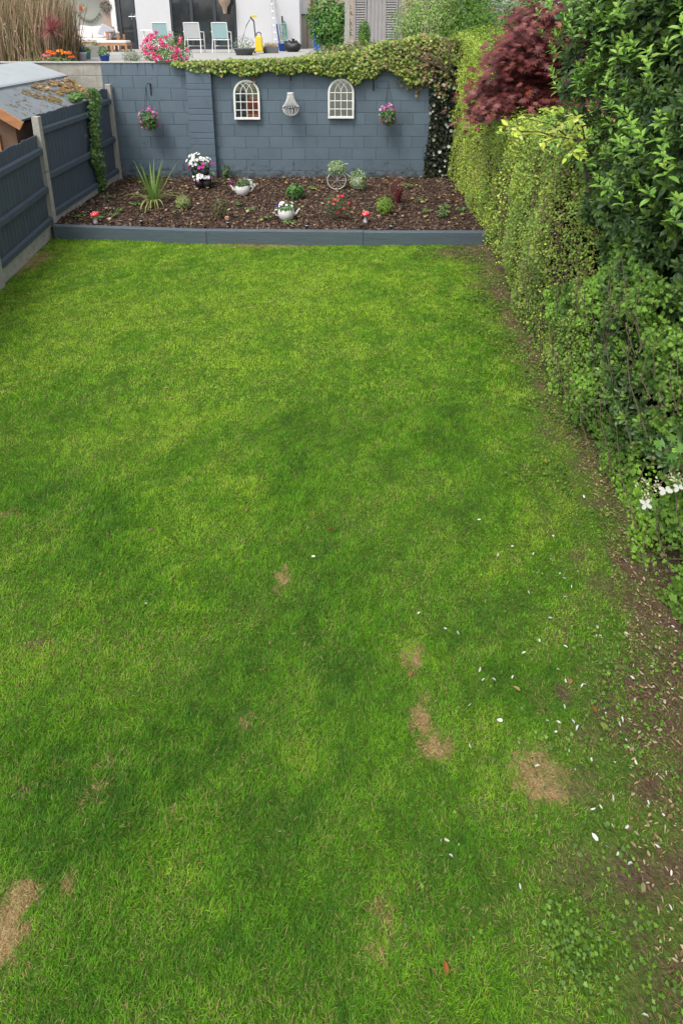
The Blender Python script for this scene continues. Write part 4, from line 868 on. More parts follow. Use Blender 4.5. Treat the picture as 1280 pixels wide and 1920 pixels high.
for (a, b_) in (((770, 102), (842, 138)), ((842, 138), (800, 100)), ((838, 80), (845, 130)), ((820, 110), (858, 150)), ((800, 130), (830, 96))): mb.tube([Wp(*a, 11.15), Wp((a[0]+b_[0])/2, (a[1]+b_[1])/2-3, 11.1), Wp(*b_, 11.15)], [.010, .012, .014], 5)
mb.build('limbs', 'bark', t)
far_tree('dark_holly', (2.25, 11.45, 2.15), (.40, .2, .38), 2600, .05, [(.02, .04, .012), (.04, .07, .02)], 'dark foliage above the flowered ivy column', 'ivy', trunk_to=1.9, cat='shrub', width=1)  # leaf colours set to a very dark green

# ================================================================== SHED next door
shed = thing('garden_shed', (-5.6, 9.4, 0), 'timber garden shed with moss-flecked grey felt roof behind the fence', 'shed')
sy0, sy1 = 8.25, 11.1
# roof section points (x, z): eaves by fence, fold, ridge
E_ = Vector((-4.42, 0, 1.72)); Fd = Vector((-5.02, 0, 2.13)); Rg = Vector((-5.62, 0, 2.36))
def slab(a, b, y0, y1, th, material, name, par, mbv=None, skew=0):
    mb = MB(); n = Vector((-(b.z-a.z), 0, b.x-a.x)).normalized(); n = n if n.z > 0 else -n
    p = [Vector((q.x, yy, q.z)) for q, yy in ((a, y0), (a, y1), (b, y1+skew), (b, y0))]; mb.hexa([q-n*th for q in p]+p); return mb.build(name, material, par, bevel=.004)
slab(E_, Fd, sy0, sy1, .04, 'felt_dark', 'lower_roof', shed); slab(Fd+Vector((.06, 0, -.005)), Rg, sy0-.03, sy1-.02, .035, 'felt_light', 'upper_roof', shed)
slab(Vector((-6.9, 0, 1.9)), Rg-Vector((.002, 0, 0)), sy0, sy1, .04, 'felt_dark', 'back_roof', shed)
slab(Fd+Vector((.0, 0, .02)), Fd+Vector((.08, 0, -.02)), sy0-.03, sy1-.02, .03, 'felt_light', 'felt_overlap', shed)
mb = MB(); mb.beam(E_+Vector((.03, sy0-.02, -.08)), Fd+Vector((0, sy0-.02, -.08)), .025, .13, (0, 0, 1)); mb.beam(Fd+Vector((0, sy0-.02, -.08)), Rg+Vector((0, sy0-.02, -.09)), .025, .13); mb.build('barge_board', 'orange_wood', shed, bevel=.004)
mb = MB(); mb.box((-6.8, sy0+.1, 0), (-4.55, sy1-.1, 1.62)); mb.add([(-6.8, sy0+.1, 1.62), (-4.55, sy0+.1, 1.62), (-4.95, sy0+.1, 1.98), (-5.6, sy0+.1, 2.25), (-6.8, sy0+.1, 1.85)], [(0, 1, 2, 3, 4)]); mb.build('wall', 'brown_wood', shed)
wn_ = MB(); wn_.box((-5.5, sy0+.07, .95), (-4.78, sy0+.098, 1.52)); wf = wn_.build('window_frame', 'orange_wood', shed); mb = MB(); mb.box((-5.42, sy0+.062, 1.02), (-4.86, sy0+.0695, 1.45)); mb.build('pane', 'curtain', wf)
# moss and debris
n = 2400; u = np.clip(rng.beta(2, 3, n), 0, 1); yv = rng.uniform(sy0+.2, sy1-.05, n)
mm = fbm(u*4, yv*3); k = (mm+.35*(yv-9.3)/1.6 > .62) | (rng.uniform(0, 1, n) < .07); u, yv = u[k], yv[k]; n = len(u)
P = np.c_[E_.x+(Fd.x-E_.x)*u, yv, E_.z+(Fd.z-E_.z)*u+.012]
scatter('moss', P, rdir(n)*.4+[.5, 0, 1], rdir(n), rng.uniform(.015, .04, n), pick([(.20, .16, .04), (.32, .22, .05), (.30, .15, .08), (.12, .12, .05)], n), 'ivy', 'matt', shed)
n = 800; u = rng.uniform(0.05, .8, n); yv = rng.uniform(9.6, sy1-.03, n); k = fbm(u*5, yv*4, 3.)+.2*(yv-10.2) > .50; u, yv = u[k], yv[k]; n = len(u)
scatter('roof_leaves', np.c_[E_.x+(Fd.x-E_.x)*u, yv, E_.z+(Fd.z-E_.z)*u+.02], rdir(n)*.5+[.5, 0, 1], rdir(n), rng.uniform(.035, .07, n), pick([(.36, .20, .13), (.30, .17, .09), (.42, .30, .2), (.25, .2, .05)], n), 'ivy', 'matt', shed)

# ================================================================== NEXT GARDEN
PZ = 2.15
sheet('patio', -14, 9, YW+.2, 40, PZ, 'paving')
sheet('terrace_bed', -3.4, 3.4, YW+.22, 12.6, PZ+.02, 'soil')
YH = 23.0
def fz(px, py, D): return Wp(px, py, D)
def wx(px, D=YH): return Wp(px, 60, D).x
house = thing('neighbour_house', (-3, YH, PZ), 'white rendered house with dark glazed doors across the raised terrace', 'house')
TOP = PZ+2.9
mb = MB()
for (a, b_) in ((258, 322), (445, 562)): mb.box((wx(a), YH, PZ), (wx(b_), YH+.3, TOP))
mb.box((wx(322), YH, PZ+2.15), (wx(445), YH+.3, TOP)); mb.box((wx(212), YH, PZ+2.15), (wx(258), YH+.3, TOP)); mb.box((wx(118), YH+6, PZ), (wx(562), YH+6.2, TOP))
mb.box((wx(562)-.3, YH+.3, PZ), (wx(562), YH+6, TOP)); mb.build('wall', 'render_white', house)
mb = MB(); mb.box((wx(118), YH+.6, PZ), (wx(196), YH+.9, TOP)); mb.build('sage_wall', 'render_sage', house)
mb = MB(); mb.box((wx(196), YH+.05, PZ), (wx(212), YH+.6, TOP)); mb.build('pebbledash_pier', 'render_pink', house)
mb = MB(); mb.box((wx(212), YH-.02, PZ), (wx(221), YH+.3, PZ+2.15)); mb.build('downpipe_trim', 'white_wood', house)
mb = MB(); mb.add([(wx(100), YH-.3, TOP), (wx(575), YH-.3, TOP), (wx(575), YH+6.5, TOP), (wx(100), YH+6.5, TOP), (wx(100), YH+3, TOP+2), (wx(575), YH+3, TOP+2)], [(0, 1, 5, 4), (3, 4, 5, 2), (0, 4, 3), (1, 2, 5), (3, 2, 1, 0)]); mb.build('roof', 'slate', house)
mb = MB(); mb.box((wx(212), YH+2.9, PZ), (wx(446), YH+3.0, TOP)); mb.build('room_backing', 'render_cream', house)
def glazed(name, x0, x1, splits, parent, z1=PZ+2.15):
    mb = MB(); w2 = .055; xs = [x0]+splits+[x1]
    for i, x in enumerate(xs): mb.box((x-w2, YH+.04, PZ+.04), (x+w2, YH+.13, z1))
    for i in range(len(xs)-1):
        mb.box((xs[i]+w2, YH+.05, PZ+.04), (xs[i+1]-w2, YH+.12, PZ+.16)); mb.box((xs[i]+w2, YH+.05, z1-.08), (xs[i+1]-w2, YH+.12, z1))
    fr = mb.build(name, 'frame_grey', parent)
    for i in range(len(xs)-1):
        mb = MB(); mb.box((xs[i]+w2, YH+.08, PZ+.16), (xs[i+1]-w2, YH+.09, z1-.08)); mb.build('pane', 'glass_dark', fr)
    return fr
g1 = glazed('glazed_door', wx(224)+.05, wx(268)-.05, [wx(253)], house)
mb = MB()
for xx in (wx(250), wx(257)): mb.tube([(xx, YH+.02, PZ+1.05), (xx, YH-.0, PZ+1.25)], .015, 6); mb.tube([(xx-.1, YH-.0, PZ+1.15), (xx, YH-.0, PZ+1.15)], .012, 6)
mb.build('handle', 'steel', g1)
g2 = glazed('sliding_door', wx(323), wx(443), [wx(361), wx(404)], house)
mb = MB(); mb.box((wx(323), YH-.12, PZ), (wx(443), YH+.03, PZ+.05)); mb.build('door_sill', 'frame_grey', house)
mb = MB(); mb.box((wx(408), YH+.03, PZ+.6), (wx(441), YH+.038, PZ+1.0)); 
c = fz(421, 8, YH-.3); t = thing('rattan_lampshade', c, 'woven lampshade hanging by the sliding door glass', 'lampshade')
mb = MB(); mb.lathe(c, [(.06, -.32), (.10, -.1), (.2, .05), (.24, .25), (.20, .40)], 14); mb.build('shade', 'rattan', t, smooth=True); mb = MB(); mb.tube([c+Vector((0, 0, .35)), c+Vector((0, 0, 1.4))], .01, 5); mb.build('cord', 'black_plastic', t)
# garden furniture
def chair(px, D, sling, label, rot=0):
    b = Vector((Wp(px, 97, D).x, D, PZ)); t = thing('garden_chair', b, label, 'chair', 'white framed garden chairs on the terrace'); t.rotation_euler = (0, 0, rot)
    for sx in (-1, 1):
        mb = MB(); mb.tube([(sx*.27, -.25, 0), (sx*.27, -.22, .62)], .016, 6); mb.build('leg', 'white_metal', t, world=False)
        mb = MB(); mb.tube([(sx*.26, .28, 0), (sx*.245, .20, .42), (sx*.235, .30, .92)], .016, 6); mb.build('leg', 'white_metal', t, world=False)
        mb = MB(); mb.tube([(sx*.27, -.24, .63), (sx*.265, .23, .65)], .02, 6); mb.build('armrest', 'white_metal', t, world=False)
    mb = MB(); mb.tube([(-.24, -.2, .40), (.24, -.2, .40)], .014, 6); mb.tube([(-.24, .2, .40), (.24, .2, .40)], .014, 6); mb.tube([(-.235, .3, .92), (.235, .3, .92)], .014, 6); mb.tube([(-.26, -.23, .2), (.26, -.23, .2)], .012, 6); mb.build('crossbars', 'white_metal', t, world=False)
    mb = MB(); mb.hexa([(-.23, -.22, .40), (.23, -.22, .40), (.23, .2, .39), (-.23, .2, .39), (-.23, -.22, .412), (.23, -.22, .412), (.23, .2, .402), (-.23, .2, .402)]); mb.build('seat', sling, t, world=False)
    mb = MB(); mb.hexa([(-.225, .20, .44), (.225, .20, .44), (.225, .212, .44), (-.225, .212, .44), (-.225, .29, .93), (.225, .29, .93), (.225, .302, .93), (-.225, .302, .93)]); mb.build('backrest', sling, t, world=False)
chair(366, 20, 'sling_grey', 'white framed chair with grey sling in front of the sliding door', math.pi)
chair(417, 20, 'sling_teal', 'white framed chair with teal sling, right of the grey sling chair', math.pi)
chair(308, 20.3, 'sling_teal', 'teal sling chair half hidden behind the pink rose bush', math.pi)
# bench with cushions
b = Vector((Wp(178, 90, 21.5).x, 21.5, PZ)); t = thing('garden_sofa', b, 'teak garden sofa with pale cushions against the sage wall', 'sofa')
mb = MB()
for x_ in (-.6, .62):
    for y_ in (-.35, .35): mb.box((x_-.035, y_-.035, 0), (x_+.035, y_+.035, .6))
    mb.box((x_-.05, -.4, .6), (x_+.05, .4, .64))
mb.box((-.62, -.37, .22), (.62, .37, .28)); mb.box((-.62, .33, .4), (.62, .37, .8)); mb.build('frame', 'teak', t, world=False, bevel=.006)
mb = MB(); mb.box((-.55, -.34, .285), (.57, .3, .42)); mb.build('seat_cushion', 'cushion', t, world=False, bevel=.04)
for (x_, r, m_) in ((-.28, .15, 'cushion'), (.2, -.1, 'cushion'), (.42, .5, 'cushion_grey')):
    mb = MB(); mb.cbox((0, 0, 0), (.5, .16, .42), Matrix.Translation((x_, .12, .62)) @ Matrix.Rotation(r, 4, 'Y') @ Matrix.Rotation(-.25, 4, 'X')); mb.build('back_cushion', m_, t, world=False, bevel=.06)
b = Vector((Wp(215, 90, 20.8).x, 20.8, PZ)); t = thing('footstool', b, 'low teak footstool topped with a long pale cushion beside the sofa', 'footstool')
mb = MB(); mb.box((-.5, -.25, .2), (.5, .25, .26))
for x_ in (-.47, .0, .47):
    for y_ in (-.22, .22): mb.box((x_-.03, y_-.03, 0), (x_+.03, y_+.03, .2))
mb.build('frame', 'teak', t, world=False); mb = MB(); mb.box((-.52, -.26, .262), (.5, .24, .36)); mb.build('cushion', 'cushion', t, world=False, bevel=.04)
b2 = Vector((Wp(209, 90, 21.9).x, 21.9, PZ)); t = thing('cushion_stack', b2+Vector((0, 0, .0)), 'round striped cushions piled on a teak chair near the door', 'cushions')
mb = MB()
for x_ in (-.4, .4):
    for y_ in (-.25, .25): mb.box((x_-.03, y_-.03, 0), (x_+.03, y_+.03, .55))
mb.box((-.42, -.27, .33), (.42, .27, .38)); mb.build('chair_frame', 'teak', t, world=False)
for k in range(2): mb = MB(); mb.ball((0, 0, .46+.13*k), .36, 10, (1, .7, .24)); mb.build('round_cushion', 'cushion', t, world=False, smooth=True)
# leaning pole, wreath, garland, wall ornaments
yy = YH+.55
t = thing('leaning_pole', Wp(145, 85, 21.9), 'slim wooden pole leaning on the sage wall', 'pole'); mb = MB(); mb.tube([Vector((Wp(146, 70, 22).x, 22, PZ)), Wp(131, 30, yy)], .022, 6); mb.build('shaft', 'teak', t)
c = fz(199, 12, YH-.02); t = thing('door_wreath', c, 'grey green wreath hung on the pebbledash pier', 'wreath'); n = 420; a = rng.uniform(0, 6.28, n); rr = rng.normal(.15, .03, n)
scatter('foliage', np.c_[c.x+np.cos(a)*rr, c.y-rng.uniform(0, .06, n), c.z+np.sin(a)*rr], rdir(n)+[0, -1, 0], rdir(n), .06, pick([(.22, .24, .2), (.34, .35, .32), (.18, .12, .08)], n), 'oval', 'leaf', t)
c0, c1 = fz(138, 13, yy), fz(190, 18, yy); t = thing('bunting_garland', (c0+c1)/2, 'drooping garland of small dark stars on the sage wall', 'garland'); mb = MB(); pts = []
for k in range(13): s = k/12; q = c0.lerp(c1, s); q.z -= .46*4*s*(1-s)*.9; q.y = yy-.01; pts.append(q)
mb.tube(pts, .006, 5); mb.tube([c0, c0-Vector((0, 0, .45))], .006, 5); mb.build('string', 'grey_pot', t); mb = MB()
for q in pts[1:-1:1]:
    v = [(q.x+(.065 if i % 2 else .028)*math.sin(i*math.pi/5), yy-.02, q.z-.06+(.065 if i % 2 else .028)*math.cos(i*math.pi/5)) for i in range(10)]; v += [(a_, yy-.012, c_) for a_, _, c_ in v]; mb.add(v, [tuple(range(10)), tuple(range(19, 9, -1))]+[(i, (i+1) % 10, (i+1) % 10+10, i+10) for i in range(10)])
mb.build('stars', 'grey_pot', t)
for px, m_, lb in ((151, 'red_paint', 'small red oval ornament on the sage wall'), (157.5, 'yellow', 'small yellow oval ornament on the sage wall')):
    c = fz(px, 15.5, yy-.03); t = thing('wall_ornament', c, lb, 'ornament', 'small oval wall ornaments'); mb = MB(); mb.ball(c, .07 if px < 155 else .05, 8, (.8, .4, 1.25)); mb.build('face', m_, t, smooth=True); mb = MB(); mb.tube([c, c+Vector((0, 0, .14))], .008, 5); mb.build('hanger', 'black_plastic', t)
# side table with box
b = Vector((Wp(284, 95, 21.5).x, 21.5, PZ)); t = thing('side_table', b, 'white side table carrying a small tan box behind the rose', 'table'); mb = MB(); mb.box((-.25, -.2, .66), (.25, .2, .70)); mb.build('tabletop', 'white_wood', t, world=False)
for x_ in (-.2, .2): mb = MB(); mb.box((x_-.02, -.02, 0), (x_+.02, .02, .66)); mb.build('leg', 'white_wood', t, world=False)
# pots and plants on the terrace
def pot(px, py, D, r, h, m_, label, cols, n=160, lf=.06, fr=.2, fh=.2, name='potted_plant', fl=None, z0=PZ):
    b = Vector((Wp(px, py, D).x, D, z0)); t = thing(name, b, label, 'potted plant')
    mb = MB(); mb.lathe(b, [(.001, 0), (r*.72, 0), (r*.95, h*.85), (r*1.05, h*.86), (r*1.05, h), (r*.92, h), (r*.88, h*.8)], 18); mb.build('pot', m_, t, smooth=True)
    blob('foliage', b+Vector((0, 0, h+fh*.6)), (fr, fr, fh), n, lf, cols, parent=t)
    if fl: flat(b+Vector((0, 0, h+fh*.6)), (fr, fr, fh), fl[0], fl[1], fl[2], t)
GC = [(.12, .26, .05), (.2, .36, .08), (.07, .16, .03)]
pot(197, 112, 14.6, .12, .17, 'blue_glaze', 'small cobalt blue pot of bright green leaves on the terrace edge', GC, fr=.13, fh=.12)
pot(154, 107, 15.2, .12, .2, 'lilac_pot', 'pale lilac pot with dark blue-green plant behind the marigolds', [(.05, .07, .12), (.06, .1, .1)], fr=.1, fh=.1)
pot(163, 104, 15.8, .11, .2, 'teal_pot', 'teal pot tucked behind the pale lilac pot', GC, fr=.09, fh=.06)
pot(458, 100, 18.2, .32, .2, 'grey_pot', 'wide dark grey bowl of leafy plants by the pressure washer', [(.2, .3, .12), (.12, .2, .07), (.36, .40, .3)], 260, fr=.3, fh=.22, fl=(8, .05, [(.45, .3, .5)]))
b = Vector((Wp(176, 100, 17).x, 17, PZ)); t = thing('trough_planter', b, 'grey stone trough planted with low greenery and one red bloom', 'planter'); mb = MB(); mb.box((-.55, -.15, 0), (.22, .15, .3)); mb.build('trough', 'trough', t, world=False, bevel=.01)
blob('foliage', b+Vector((-.2, 0, .36)), (.4, .15, .12), 420, .05, [(.14, .24, .06), (.22, .3, .08), (.2, .14, .06)], parent=t); flat(b+Vector((-.3, -.05, .42)), (.08, .08, .05), 8, .05, [(.6, .02, .03)], t)
blob('foliage', b+Vector((-.5, -.02, .38)), (.2, .16, .15), 260, .045, [(.26, .30, .1), (.3, .3, .14)], parent=t)
# marigolds, individually
for i, (px, py, c_) in enumerate(((93, 97, 'orange'), (100, 100, 'orange'), (112, 95, 'golden'), (121, 99, 'golden'), (129, 99, 'orange'), (134, 106, 'deep orange'))):
    D = 12.6; c = Wp(px, py, D); b = Vector((c.x, D, PZ)); t = thing('marigold', b, f'{c_} marigold bloom on the wall top border, '+['leftmost and highest', 'just under the leftmost one', 'topmost of the middle pair', 'lower of the middle pair', 'just right of the middle pair', 'rightmost and lowest'][i], 'flower', 'orange marigolds by the wall top')
    mb = MB(); mb.tube([b, c], .006, 5); mb.build('stem', 'hose', t); n = 60; d = rdir(n); d[:, 2] = np.abs(d[:, 2]); col = {'orange': [(.75, .20, .02), (.62, .10, .01)], 'golden': [(.80, .33, .02), (.7, .2, .02)], 'deep orange': [(.6, .10, .02), (.7, .18, .02)]}[c_]
    scatter('bloom', np.array(c)+d*[.045, .04, .02], d+[0, -.3, .5], d, .04, pick(col, n), 'petal', 'petal', t)
    blob('foliage', b+Vector((0, 0, .1)), (.07, .06, .1), 60, .05, [(.07, .15, .04), (.12, .22, .06)], parent=t)
t = thing('border_plants', (-5, 12.2, PZ), 'low mixed greenery and small pink flowers along the wall top border', 'plants')
blob('foliage', (Wp(90, 108, 12.2).x, 12.2, PZ+.12), (.6, .12, .13), 500, .05, [(.12, .2, .06), (.2, .28, .1)], parent=t); flat(Vector(Wp(84, 107, 12.1)), (.12, .05, .05), 12, .04, [(.6, .15, .18)], t)
bush('lavender_bush', 0, 0, .22, .15, .34, 700, .05, [(.20, .26, .15), (.28, .33, .22), (.15, .2, .09)], 'grey-green sprawling bush left of the pink rose', base=Vector((Wp(246, 100, 12.8).x, 12.8, PZ)), width=.5)
b = Vector((Wp(313, 100, 12.7).x, 12.7, PZ)); t = thing('pink_rose_bush', b, 'large shrub covered in vivid pink roses above the wall', 'shrub')
blob('foliage', b+Vector((0, 0, .30)), (.50, .3, .38), 2600, .05, [(.10, .20, .04), (.16, .28, .07), (.24, .34, .08)], parent=t, lump=.25); mb = MB()
for k in range(8): a = rng.uniform(0, 6.28); mb.tube([b, b+Vector((math.cos(a)*.35, math.sin(a)*.2, .45))], [.01, .004], 5)
mb.build('stems', 'bark', t)
RP = [(.72, .06, .22), (.80, .12, .30), (.62, .03, .16), (.85, .22, .38)]
for k in range(74):
    a = rng.uniform(0, 2*math.pi); rr = math.sqrt(rng.uniform(.05, 1)); q = b+Vector((rr*math.cos(a)*.53, -.28*math.sqrt(max(0, 1-rr*rr))-.03, .31+rr*math.sin(a)*.41)); n = 12; d = rdir(n); d[:, 1] = -np.abs(d[:, 1])
    scatter('rose', np.array(q)+d*.02, d+[0, -.4, .3], rdir(n), rng.uniform(.03, .05, n), pick(RP, n), 'petal', 'petal', t)
# red cordyline and dried reeds
b = Vector((Wp(103, 92, 12.85).x, 12.85, PZ)); t = thing('red_cordyline', b, 'spiky purple-red cordyline in front of the dry reeds', 'plant'); top = b+Vector((0, 0, .72)); mb = MB(); mb.tube([b, top], [.05, .04], 8); mb.build('trunk', 'bark', t)
strap_plant('leaves', top, [(rng.uniform(0, 6.28), rng.uniform(-.5, 1.45), rng.uniform(.28, .42), rng.uniform(.1, .6), jc((.34, .12, .12), .35), .009) for k in range(150)], t)
t = thing('dry_reeds', (-7.4, 13.5, PZ), 'tall clump of dry brown bamboo-like reeds at the far left', 'reeds'); n = 2300
x = rng.uniform(Wp(-60, 50, 14).x, Wp(108, 50, 14).x, n); y = rng.uniform(13.3, 15.2, n); lean = rng.normal(0, .14, n); L = rng.uniform(.7, 2.0, n); k = x < Wp(118, 50, 14).x-.25*rng.uniform(0, 1, n)
T = np.c_[lean, rng.normal(0, .1, n), np.ones(n)]; scatter('stalks', np.c_[x, y, np.full(n, PZ)+rng.uniform(0, .5, n)*(L < 1.3)], np.c_[rng.normal(0, .5, n), -np.ones(n), rng.normal(0, .2, n)], T, L, pick([(.22, .15, .09), (.31, .22, .14), (.13, .085, .05), (.11, .11, .04), (.38, .29, .19)], n), 'blade', 'matt', t, rng.uniform(.008, .018, n)/L)
n = 900; x = rng.uniform(Wp(-60, 50, 14).x, Wp(100, 50, 14).x, n); z = PZ+rng.uniform(.6, 2.1, n); scatter('green_leaves', np.c_[x, rng.uniform(13.8, 15.2, n), z], rdir(n)+[0, -.6, .3], rdir(n)*[1, 1, 1.2], rng.uniform(.15, .3, n), pick([(.13, .15, .04), (.2, .19, .07), (.09, .12, .03)], n), 'blade', 'leaf', t, .06)
mb = MB()
for k in range(11): mb.ball(Wp(rng.uniform(5, 108), rng.uniform(20, 90), 13.3), rng.uniform(.012, .024), 6)
mb.build('seed_heads', 'trough', t, smooth=True)
mb = MB(); mb.box((Wp(-120, 50, 15.4).x, 15.35, PZ), (Wp(112, 50, 15.4).x, 15.5, PZ+1.9)); mb.build('brush_screen', 'brown_wood', t)
mb = MB(); mb.box((Wp(108, 50, 16.5).x, 16.5, PZ), (Wp(126, 50, 16.5).x, 16.9, PZ+2.4)); o = mb.build('stone_pier', 'trough', None); tag(o, 'pinkish grey stone pier beside the dry reeds', 'pier')
# pressure washer
b = Vector((Wp(486, 97, 19.3).x, 19.3, PZ)); t = thing('pressure_washer', b, 'yellow and black pressure washer standing in front of the white wall', 'pressure washer')
mb = MB(); mb.hexa([(-.13, -.12, .06), (.13, -.12, .06), (.13, .14, .06), (-.13, .14, .06), (-.09, -.07, .52), (.09, -.07, .52), (.09, .1, .52), (-.09, .1, .52)]); mb.build('body', 'yellow', t, world=False, bevel=.03)
for x_ in (-.15, .15): mb = MB(); mb.tube([(x_-.02, .1, .09), (x_+.02, .1, .09)], .09, 14); mb.build('wheel', 'black_plastic', t, world=False)
mb = MB(); mb.tube([(-.07, .02, .5), (-.07, .05, .6), (0, .06, .64), (.07, .05, .6), (.07, .02, .5)], .018, 6); mb.build('handle', 'black_plastic', t, world=False)
mb = MB(); l0 = Wp(479, 70, 19.6)-b; l1 = Wp(476, 40, 19.9)-b; mb.tube([Vector((-.08, 0, .42)), l0, l1], [.022, .02, .02], 6); mb.tube([l1, Wp(470, 33, 19.9)-b, Wp(470, 31, 19.9)-b], .024, 6); mb.build('lance', 'black_plastic', t, world=False)
mb = MB(); mb.tube([Wp(469, 36, 19.9)-b, Wp(462, 48, 19.9)-b, Wp(457, 66, 19.8)-b, Wp(454, 80, 19.6)-b, Wp(456, 92, 19.5)-b], .012, 6); mb.build('hose', 'hose', t, world=False)
mb = MB(); a_ = Wp(473, 30, 19.89)-b; mb.cbox(a_+Vector((.05, 0, .0)), (.16, .04, .07)); mb.build('trigger_grip', 'yellow', t, world=False, bevel=.01)
# ladder, tools and bits against the white wall
t = thing('aluminium_ladder', Wp(516, 95, 22), 'narrow pale ladder leaning on the white wall', 'ladder'); mb = MB(); a0, a1 = Vector((Wp(514, 60, 22.2).x, 22.2, PZ)), Wp(503, -25, YH-.05); a2, a3 = Vector((Wp(520, 60, 22.2).x, 22.2, PZ)), Wp(509, -25, YH-.05)
mb.beam(a0, a1, .03, .06); mb.beam(a2, a3, .03, .06); mb.build('side_rails', 'steel', t); mb = MB()
for k in range(9): s = (k+.5)/9; mb.tube([a0.lerp(a1, s), a2.lerp(a3, s)], .015, 5)
mb.build('rungs', 'steel', t)
t = thing('garden_tools', Wp(527, 90, 22.4), 'leaning brush and tool handles beside the ladder', 'tools')
for (a, b_, m_, r) in (((528, 88), (517, 48), 'teak', .03), ((533, 88), (528, 30), 'grey_pot', .02), ((524, 86), (519, 45), 'blue_plastic', .025), ((536, 84), (533, 40), 'teal_pot', .03)): mb = MB(); mb.tube([Wp(*a, 22.4), Wp(*b_, 22.8)], r, 6); mb.build('tool_handle', m_, t)
t = thing('green_hand_truck', Wp(536, 70, 22.6), 'folded green strapped frame by the tools', 'hand truck'); mb = MB(); 
for a, b_ in (((524, 46), (536, 44)), ((536, 44), (538, 72)), ((524, 46), (528, 74)), ((528, 74), (538, 72)), ((526, 60), (537, 58))): mb.tube([Wp(*a, 22.5), Wp(*b_, 22.5)], .022, 6)
mb.build('frame', 'teal_pot', t); mb = MB(); mb.tube([Wp(530, 46, 22.5), Wp(529, 31, 22.7)], .03, 6); mb.build('grip', 'black_plastic', t)
b = Wp(529, 84, 21.2); b.z = PZ; t = thing('blue_bucket', b, 'blue plastic bucket on the terrace by the leaning tools', 'bucket'); mb = MB(); mb.lathe(b, [(.001, 0), (.11, 0), (.15, .24), (.16, .24), (.16, .26), (.14, .26), (.10, .02)], 16); mb.build('pail', 'blue_plastic', t, smooth=True); mb = MB(); mb.tube([b+Vector((.15*math.cos(a), 0, .25+.1*math.sin(a))) for a in np.linspace(0, math.pi, 9)], .006, 5); mb.build('handle', 'steel', t)
b = Wp(549, 84, 20.6); b.z = PZ; t = thing('black_sack', b, 'crumpled black sack at the corner of the white wall', 'sack'); mb = MB(); mb.ball(b+Vector((0, 0, .17)), .26, 12, (1.1, .9, .75)); o = mb.build('bag', 'black_plastic', t, smooth=True)
for v_ in o.data.vertices: c_ = v_.co; k_ = .75+.5*float(vn(c_.x*9+50, c_.y*9, c_.z*9)); v_.co = c_*k_
mb = MB(); mb.tube([b+Vector((0, 0, .3)), b+Vector((.02, 0, .42))], [.02, .06], 8); mb.build('tied_neck', 'black_plastic', t)
b = Wp(540, 84, 21.5); b.z = PZ; t = thing('white_tub', b, 'white tub between the blue bucket and black sack', 'tub'); mb = MB(); mb.lathe(b, [(.001, 0), (.16, 0), (.19, .28), (.2, .3), (.17, .3), (.14, .04)], 16); mb.build('tub', 'white_metal', t, smooth=True); mb = MB(); mb.lathe(b, [(.15, .315), (.205, .315), (.205, .295)], 16); mb.build('rim', 'grey_pot', t)
b = Wp(508, 92, 19.6); b.z = PZ; t = thing('black_planter_box', b, 'low black planter box with dry stems right of the pressure washer', 'planter'); mb = MB(); mb.box((-.22, -.12, 0), (.22, .12, .2)); mb.build('box', 'grey_pot', t, world=False, bevel=.01); n = 120; P = np.c_[rng.uniform(-.2, .2, n), rng.uniform(-.1, .1, n), np.full(n, .18)]+np.array(b); scatter('dry_stems', P, rdir(n)+[0, -1, 0], rdir(n)*.5+[0, 0, 1], .16, pick([(.4, .3, .16), (.3, .2, .1)], n), 'blade', 'matt', t, .08)
# right side of the next garden
t = thing('taupe_outbuilding', (wx(575, 24), 24, PZ), 'taupe panelled store with flat top beside the white house', 'outbuilding'); x0, x1 = wx(559, 24), wx(590, 24); mb = MB(); mb.box((x0, 24, PZ), (x1, 26, PZ+1.2)); mb.build('panel_wall', 'taupe', t); mb = MB(); mb.box((x0-.05, 23.93, PZ+1.2), (x1+.05, 26, PZ+1.26)); mb.build('flat_top', 'slate', t); mb = MB(); xm = x0+.34; mb.box((xm, 23.97, PZ+.05), (xm+.02, 24, PZ+1.18)); mb.build('seam', 'brown_wood', t)
t = thing('pink_pebbledash_house', (3, 33, PZ), 'pink pebbledash house far behind the store and shed', 'house'); mb = MB(); mb.box((wx(560, 33), 33, PZ), (wx(860, 33), 38, PZ+5)); mb.build('wall', 'render_pink', t); mb = MB(); xa2, xb2 = wx(560, 33), wx(860, 33); mb.add([(xa2, 32.8, PZ+5), (xb2, 32.8, PZ+5), (xb2, 38.2, PZ+5), (xa2, 38.2, PZ+5), (xa2, 35.5, PZ+7), (xb2, 35.5, PZ+7)], [(0, 1, 5, 4), (3, 4, 5, 2), (0, 4, 3), (1, 2, 5), (3, 2, 1, 0)]); mb.build('roof', 'slate', t); mb = MB(); mb.tube([(wx(585, 33), 32.9, PZ), (wx(585, 33), 32.9, PZ+4.9)], .06, 8); mb.build('downpipe', 'brown_wood', t)
b = Vector((wx(593, 22), 22, PZ)); t = thing('blue_bin', b, 'tall blue bin half hidden by the leafy tree', 'bin'); mb = MB(); mb.hexa([(-.1, -.15, 0), (.2, -.15, 0), (.2, .2, 0), (-.1, .2, 0), (-.12, -.17, .95), (.22, -.17, .95), (.22, .22, .95), (-.12, .22, .95)]); mb.build('body', 'blue_plastic', t, world=False, bevel=.02); mb = MB(); mb.box((-.14, -.19, .952), (.24, .24, 1.0)); mb.build('lid', 'blue_plastic', t, world=False, bevel=.01)
